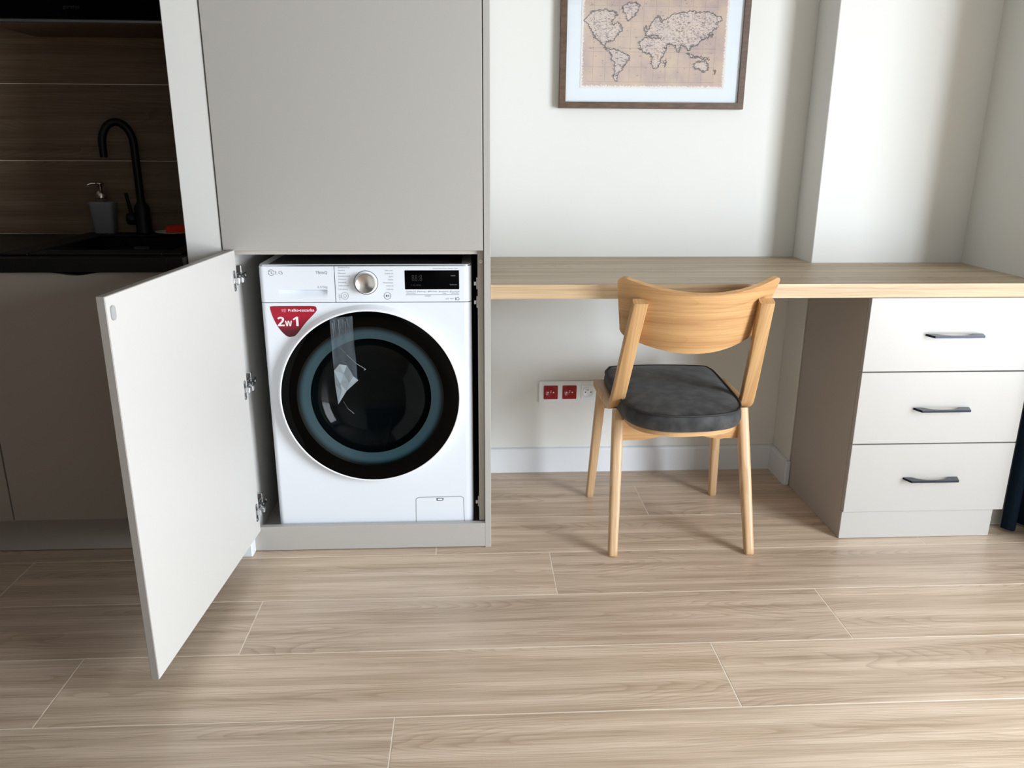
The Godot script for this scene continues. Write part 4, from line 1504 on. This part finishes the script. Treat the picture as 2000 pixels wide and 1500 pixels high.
func build_map() -> void:
	var x0 := 0.2488
	var x1 := 0.8812
	var y0 := 1.3387
	var y1 := 1.822
	var z0 := -0.6078
	var z1 := -0.5780
	var fw := 0.0205
	var t := thing("framed_map", "framed antique style world map hanging above the desk", "picture", Vector3((x0 + x1) / 2, y0, z0))
	for k in 4:
		# mitred mouldings
		var o: PackedVector2Array = [PackedVector2Array([Vector2(x0, y0), Vector2(x1, y0), Vector2(x1 - fw, y0 + fw), Vector2(x0 + fw, y0 + fw)]), PackedVector2Array([Vector2(x1, y0), Vector2(x1, y1), Vector2(x1 - fw, y1 - fw), Vector2(x1 - fw, y0 + fw)]), PackedVector2Array([Vector2(x1, y1), Vector2(x0, y1), Vector2(x0 + fw, y1 - fw), Vector2(x1 - fw, y1 - fw)]), PackedVector2Array([Vector2(x0, y1), Vector2(x0, y0), Vector2(x0 + fw, y0 + fw), Vector2(x0 + fw, y1 - fw)])][k]
		var st := st_new()
		prism(st, o, z0, z1)
		part("frame_moulding", done(st), M.frame_wood, t)
	part("mount_board", box(Vector3(x0 + 0.012, y0 + 0.012, z0 + 0.002), Vector3(x1 - 0.012, y1 - 0.012, -0.5875), 0), M.mount, t)
	var m := mat(Color(1, 1, 1), 0.8, 0.0, 0.3)
	m.albedo_texture = map_texture()
	var st := st_new()
	# a sheet with a slightly uneven deckle edge
	var rng := FastNoiseLite.new()
	rng.seed = 8
	rng.frequency = 9.0
	var out := PackedVector2Array()
	for k in 4:
		var a: Vector2 = [Vector2(0, 0), Vector2(1, 0), Vector2(1, 1), Vector2(0, 1)][k]
		var b: Vector2 = [Vector2(1, 0), Vector2(1, 1), Vector2(0, 1), Vector2(0, 0)][k]
		for i in 40:
			var p := a.lerp(b, i / 40.0)
			var nrm := (b - a).orthogonal()
			out.append(p + nrm * 0.006 * rng.get_noise_2d(p.x * 6.0 + k, p.y * 6.0))
	var ids := Geometry2D.triangulate_polygon(out)
	for k in range(0, ids.size(), 3):
		var p := [out[ids[k]], out[ids[k + 1]], out[ids[k + 2]]]
		if (p[1] - p[0]).cross(p[2] - p[0]) < 0:
			p = [p[0], p[2], p[1]]
		for i in [0, 2, 1]:
			st.set_uv(Vector2(p[i].x, 1.0 - p[i].y))
			st.add_vertex(Vector3(0.318 + 0.493 * p[i].x, 1.4035 + 0.349 * p[i].y, -0.5862))
	for k in out.size():
		var a := out[k]
		var b := out[(k + 1) % out.size()]
		for e in [[a, -0.5875], [b, -0.5862], [b, -0.5875], [a, -0.5875], [a, -0.5862], [b, -0.5862]]:
			st.set_uv(Vector2(e[0].x, 1.0 - e[0].y))
			st.add_vertex(Vector3(0.318 + 0.493 * e[0].x, 1.4035 + 0.349 * e[0].y, e[1]))
	part("map_sheet", done(st), m, t)
	part("glazing", box(Vector3(x0 + 0.012, y0 + 0.012, -0.5835), Vector3(x1 - 0.012, y1 - 0.012, -0.5815), 0), M.picture_glass, t)


func build_sockets() -> void:
	var t := thing("power_sockets", "row of two red and one white wall socket in a white frame under the desk", "socket", Vector3(0.31, 0.28, -0.608))
	var st := st_new()
	prism(st, round_rect(0.1975, 0.2805, 0.4215, 0.3655, 0.004), -0.608, -0.6000, "z", false)
	part("cover_frame", done(st), M.socket_white, t)
	for k in 3:
		var c := Vector2(0.2415 + 0.0712 * k, 0.3225)
		var zf := -0.5975
		var so := Node3D.new()
		so.name = "socket_insert"
		so.position = Vector3(c.x, c.y, -0.600) - t.position
		t.add_child(so, true)
		var m: StandardMaterial3D = M.socket_white if k == 2 else M.socket_red
		st = st_new()
		prism(st, round_rect(c.x - 0.0265, c.y - 0.0265, c.x + 0.0265, c.y + 0.0265, 0.0025), -0.6005, zf)
		part("socket_plate", done(st), m, so)
		st = st_new()
		lathe(st, [Vector2(0.0215, zf), Vector2(0.0215, zf + 0.0010), Vector2(0.0197, zf + 0.0014), Vector2(0.0185, zf + 0.0004), Vector2(0.0, zf + 0.0003)], Vector3(c.x, c.y, 0), "z", 40)
		part("socket_well", done(st), m, so)
		st = st_new()
		for s in [-0.0105, 0.0105]:
			prism(st, circle(Vector2(c.x + s, c.y), 0.0026, 12), zf, zf + 0.0008)
		part("contact_hole", done(st), M.white_print if k < 2 else M.dark_print, so)
		st = st_new()
		lathe(st, [Vector2(0.0026, 0.0), Vector2(0.0026, 0.009), Vector2(0.0016, 0.011), Vector2(0, 0.011)], Vector3(c.x, c.y + 0.009, zf), "z", 12)
		if k < 2:
			prism(st, PackedVector2Array([Vector2(c.x - 0.0028, c.y + 0.002), Vector2(c.x, c.y - 0.003), Vector2(c.x + 0.0028, c.y + 0.002)]), zf, zf + 0.0008)
		part("earth_pin", done(st), M.chrome, so)


func build_curtain() -> void:
	var pts := []
	for k in 61:
		var u := k / 60.0
		# along the pier first, then along the window wall
		var p: Vector2
		if u < 0.4:
			p = Vector2(lerpf(1.690, 1.90, u / 0.4), -0.044)
		else:
			p = Vector2(1.90, lerpf(-0.044, 0.30, (u - 0.4) / 0.6))
		var w := sin(u * TAU * 5.5) * 0.030
		var soft := smoothstep(0.3, 0.5, u)
		pts.append(p + Vector2(-w * soft - 0.02 * soft, w * (1.0 - soft)))
	var st := st_new()
	st.set_smooth_group(1)
	var y0 := 0.012
	var y1 := 2.45
	for k in 60:
		for side in 2:
			var a: Vector2 = pts[k]
			var b: Vector2 = pts[k + 1]
			var na := ((pts[mini(k + 1, 60)] - pts[maxi(k - 1, 0)]) as Vector2).orthogonal().normalized() * 0.0012
			var nb := ((pts[mini(k + 2, 60)] - pts[k]) as Vector2).orthogonal().normalized() * 0.0012
			if side == 0:
				a += na
				b += nb
				quad(st, Vector3(a.x, y0, a.y), Vector3(a.x, y1, a.y), Vector3(b.x, y1, b.y), Vector3(b.x, y0, b.y))
			else:
				a -= na
				b -= nb
				quad(st, Vector3(a.x, y0, a.y), Vector3(b.x, y0, b.y), Vector3(b.x, y1, b.y), Vector3(a.x, y1, a.y))
	var c := part("curtain", done(st), M.curtain, self)
	c.set_meta("label", "dark navy floor-length curtain hanging beyond the drawer unit")
	c.set_meta("category", "curtain")
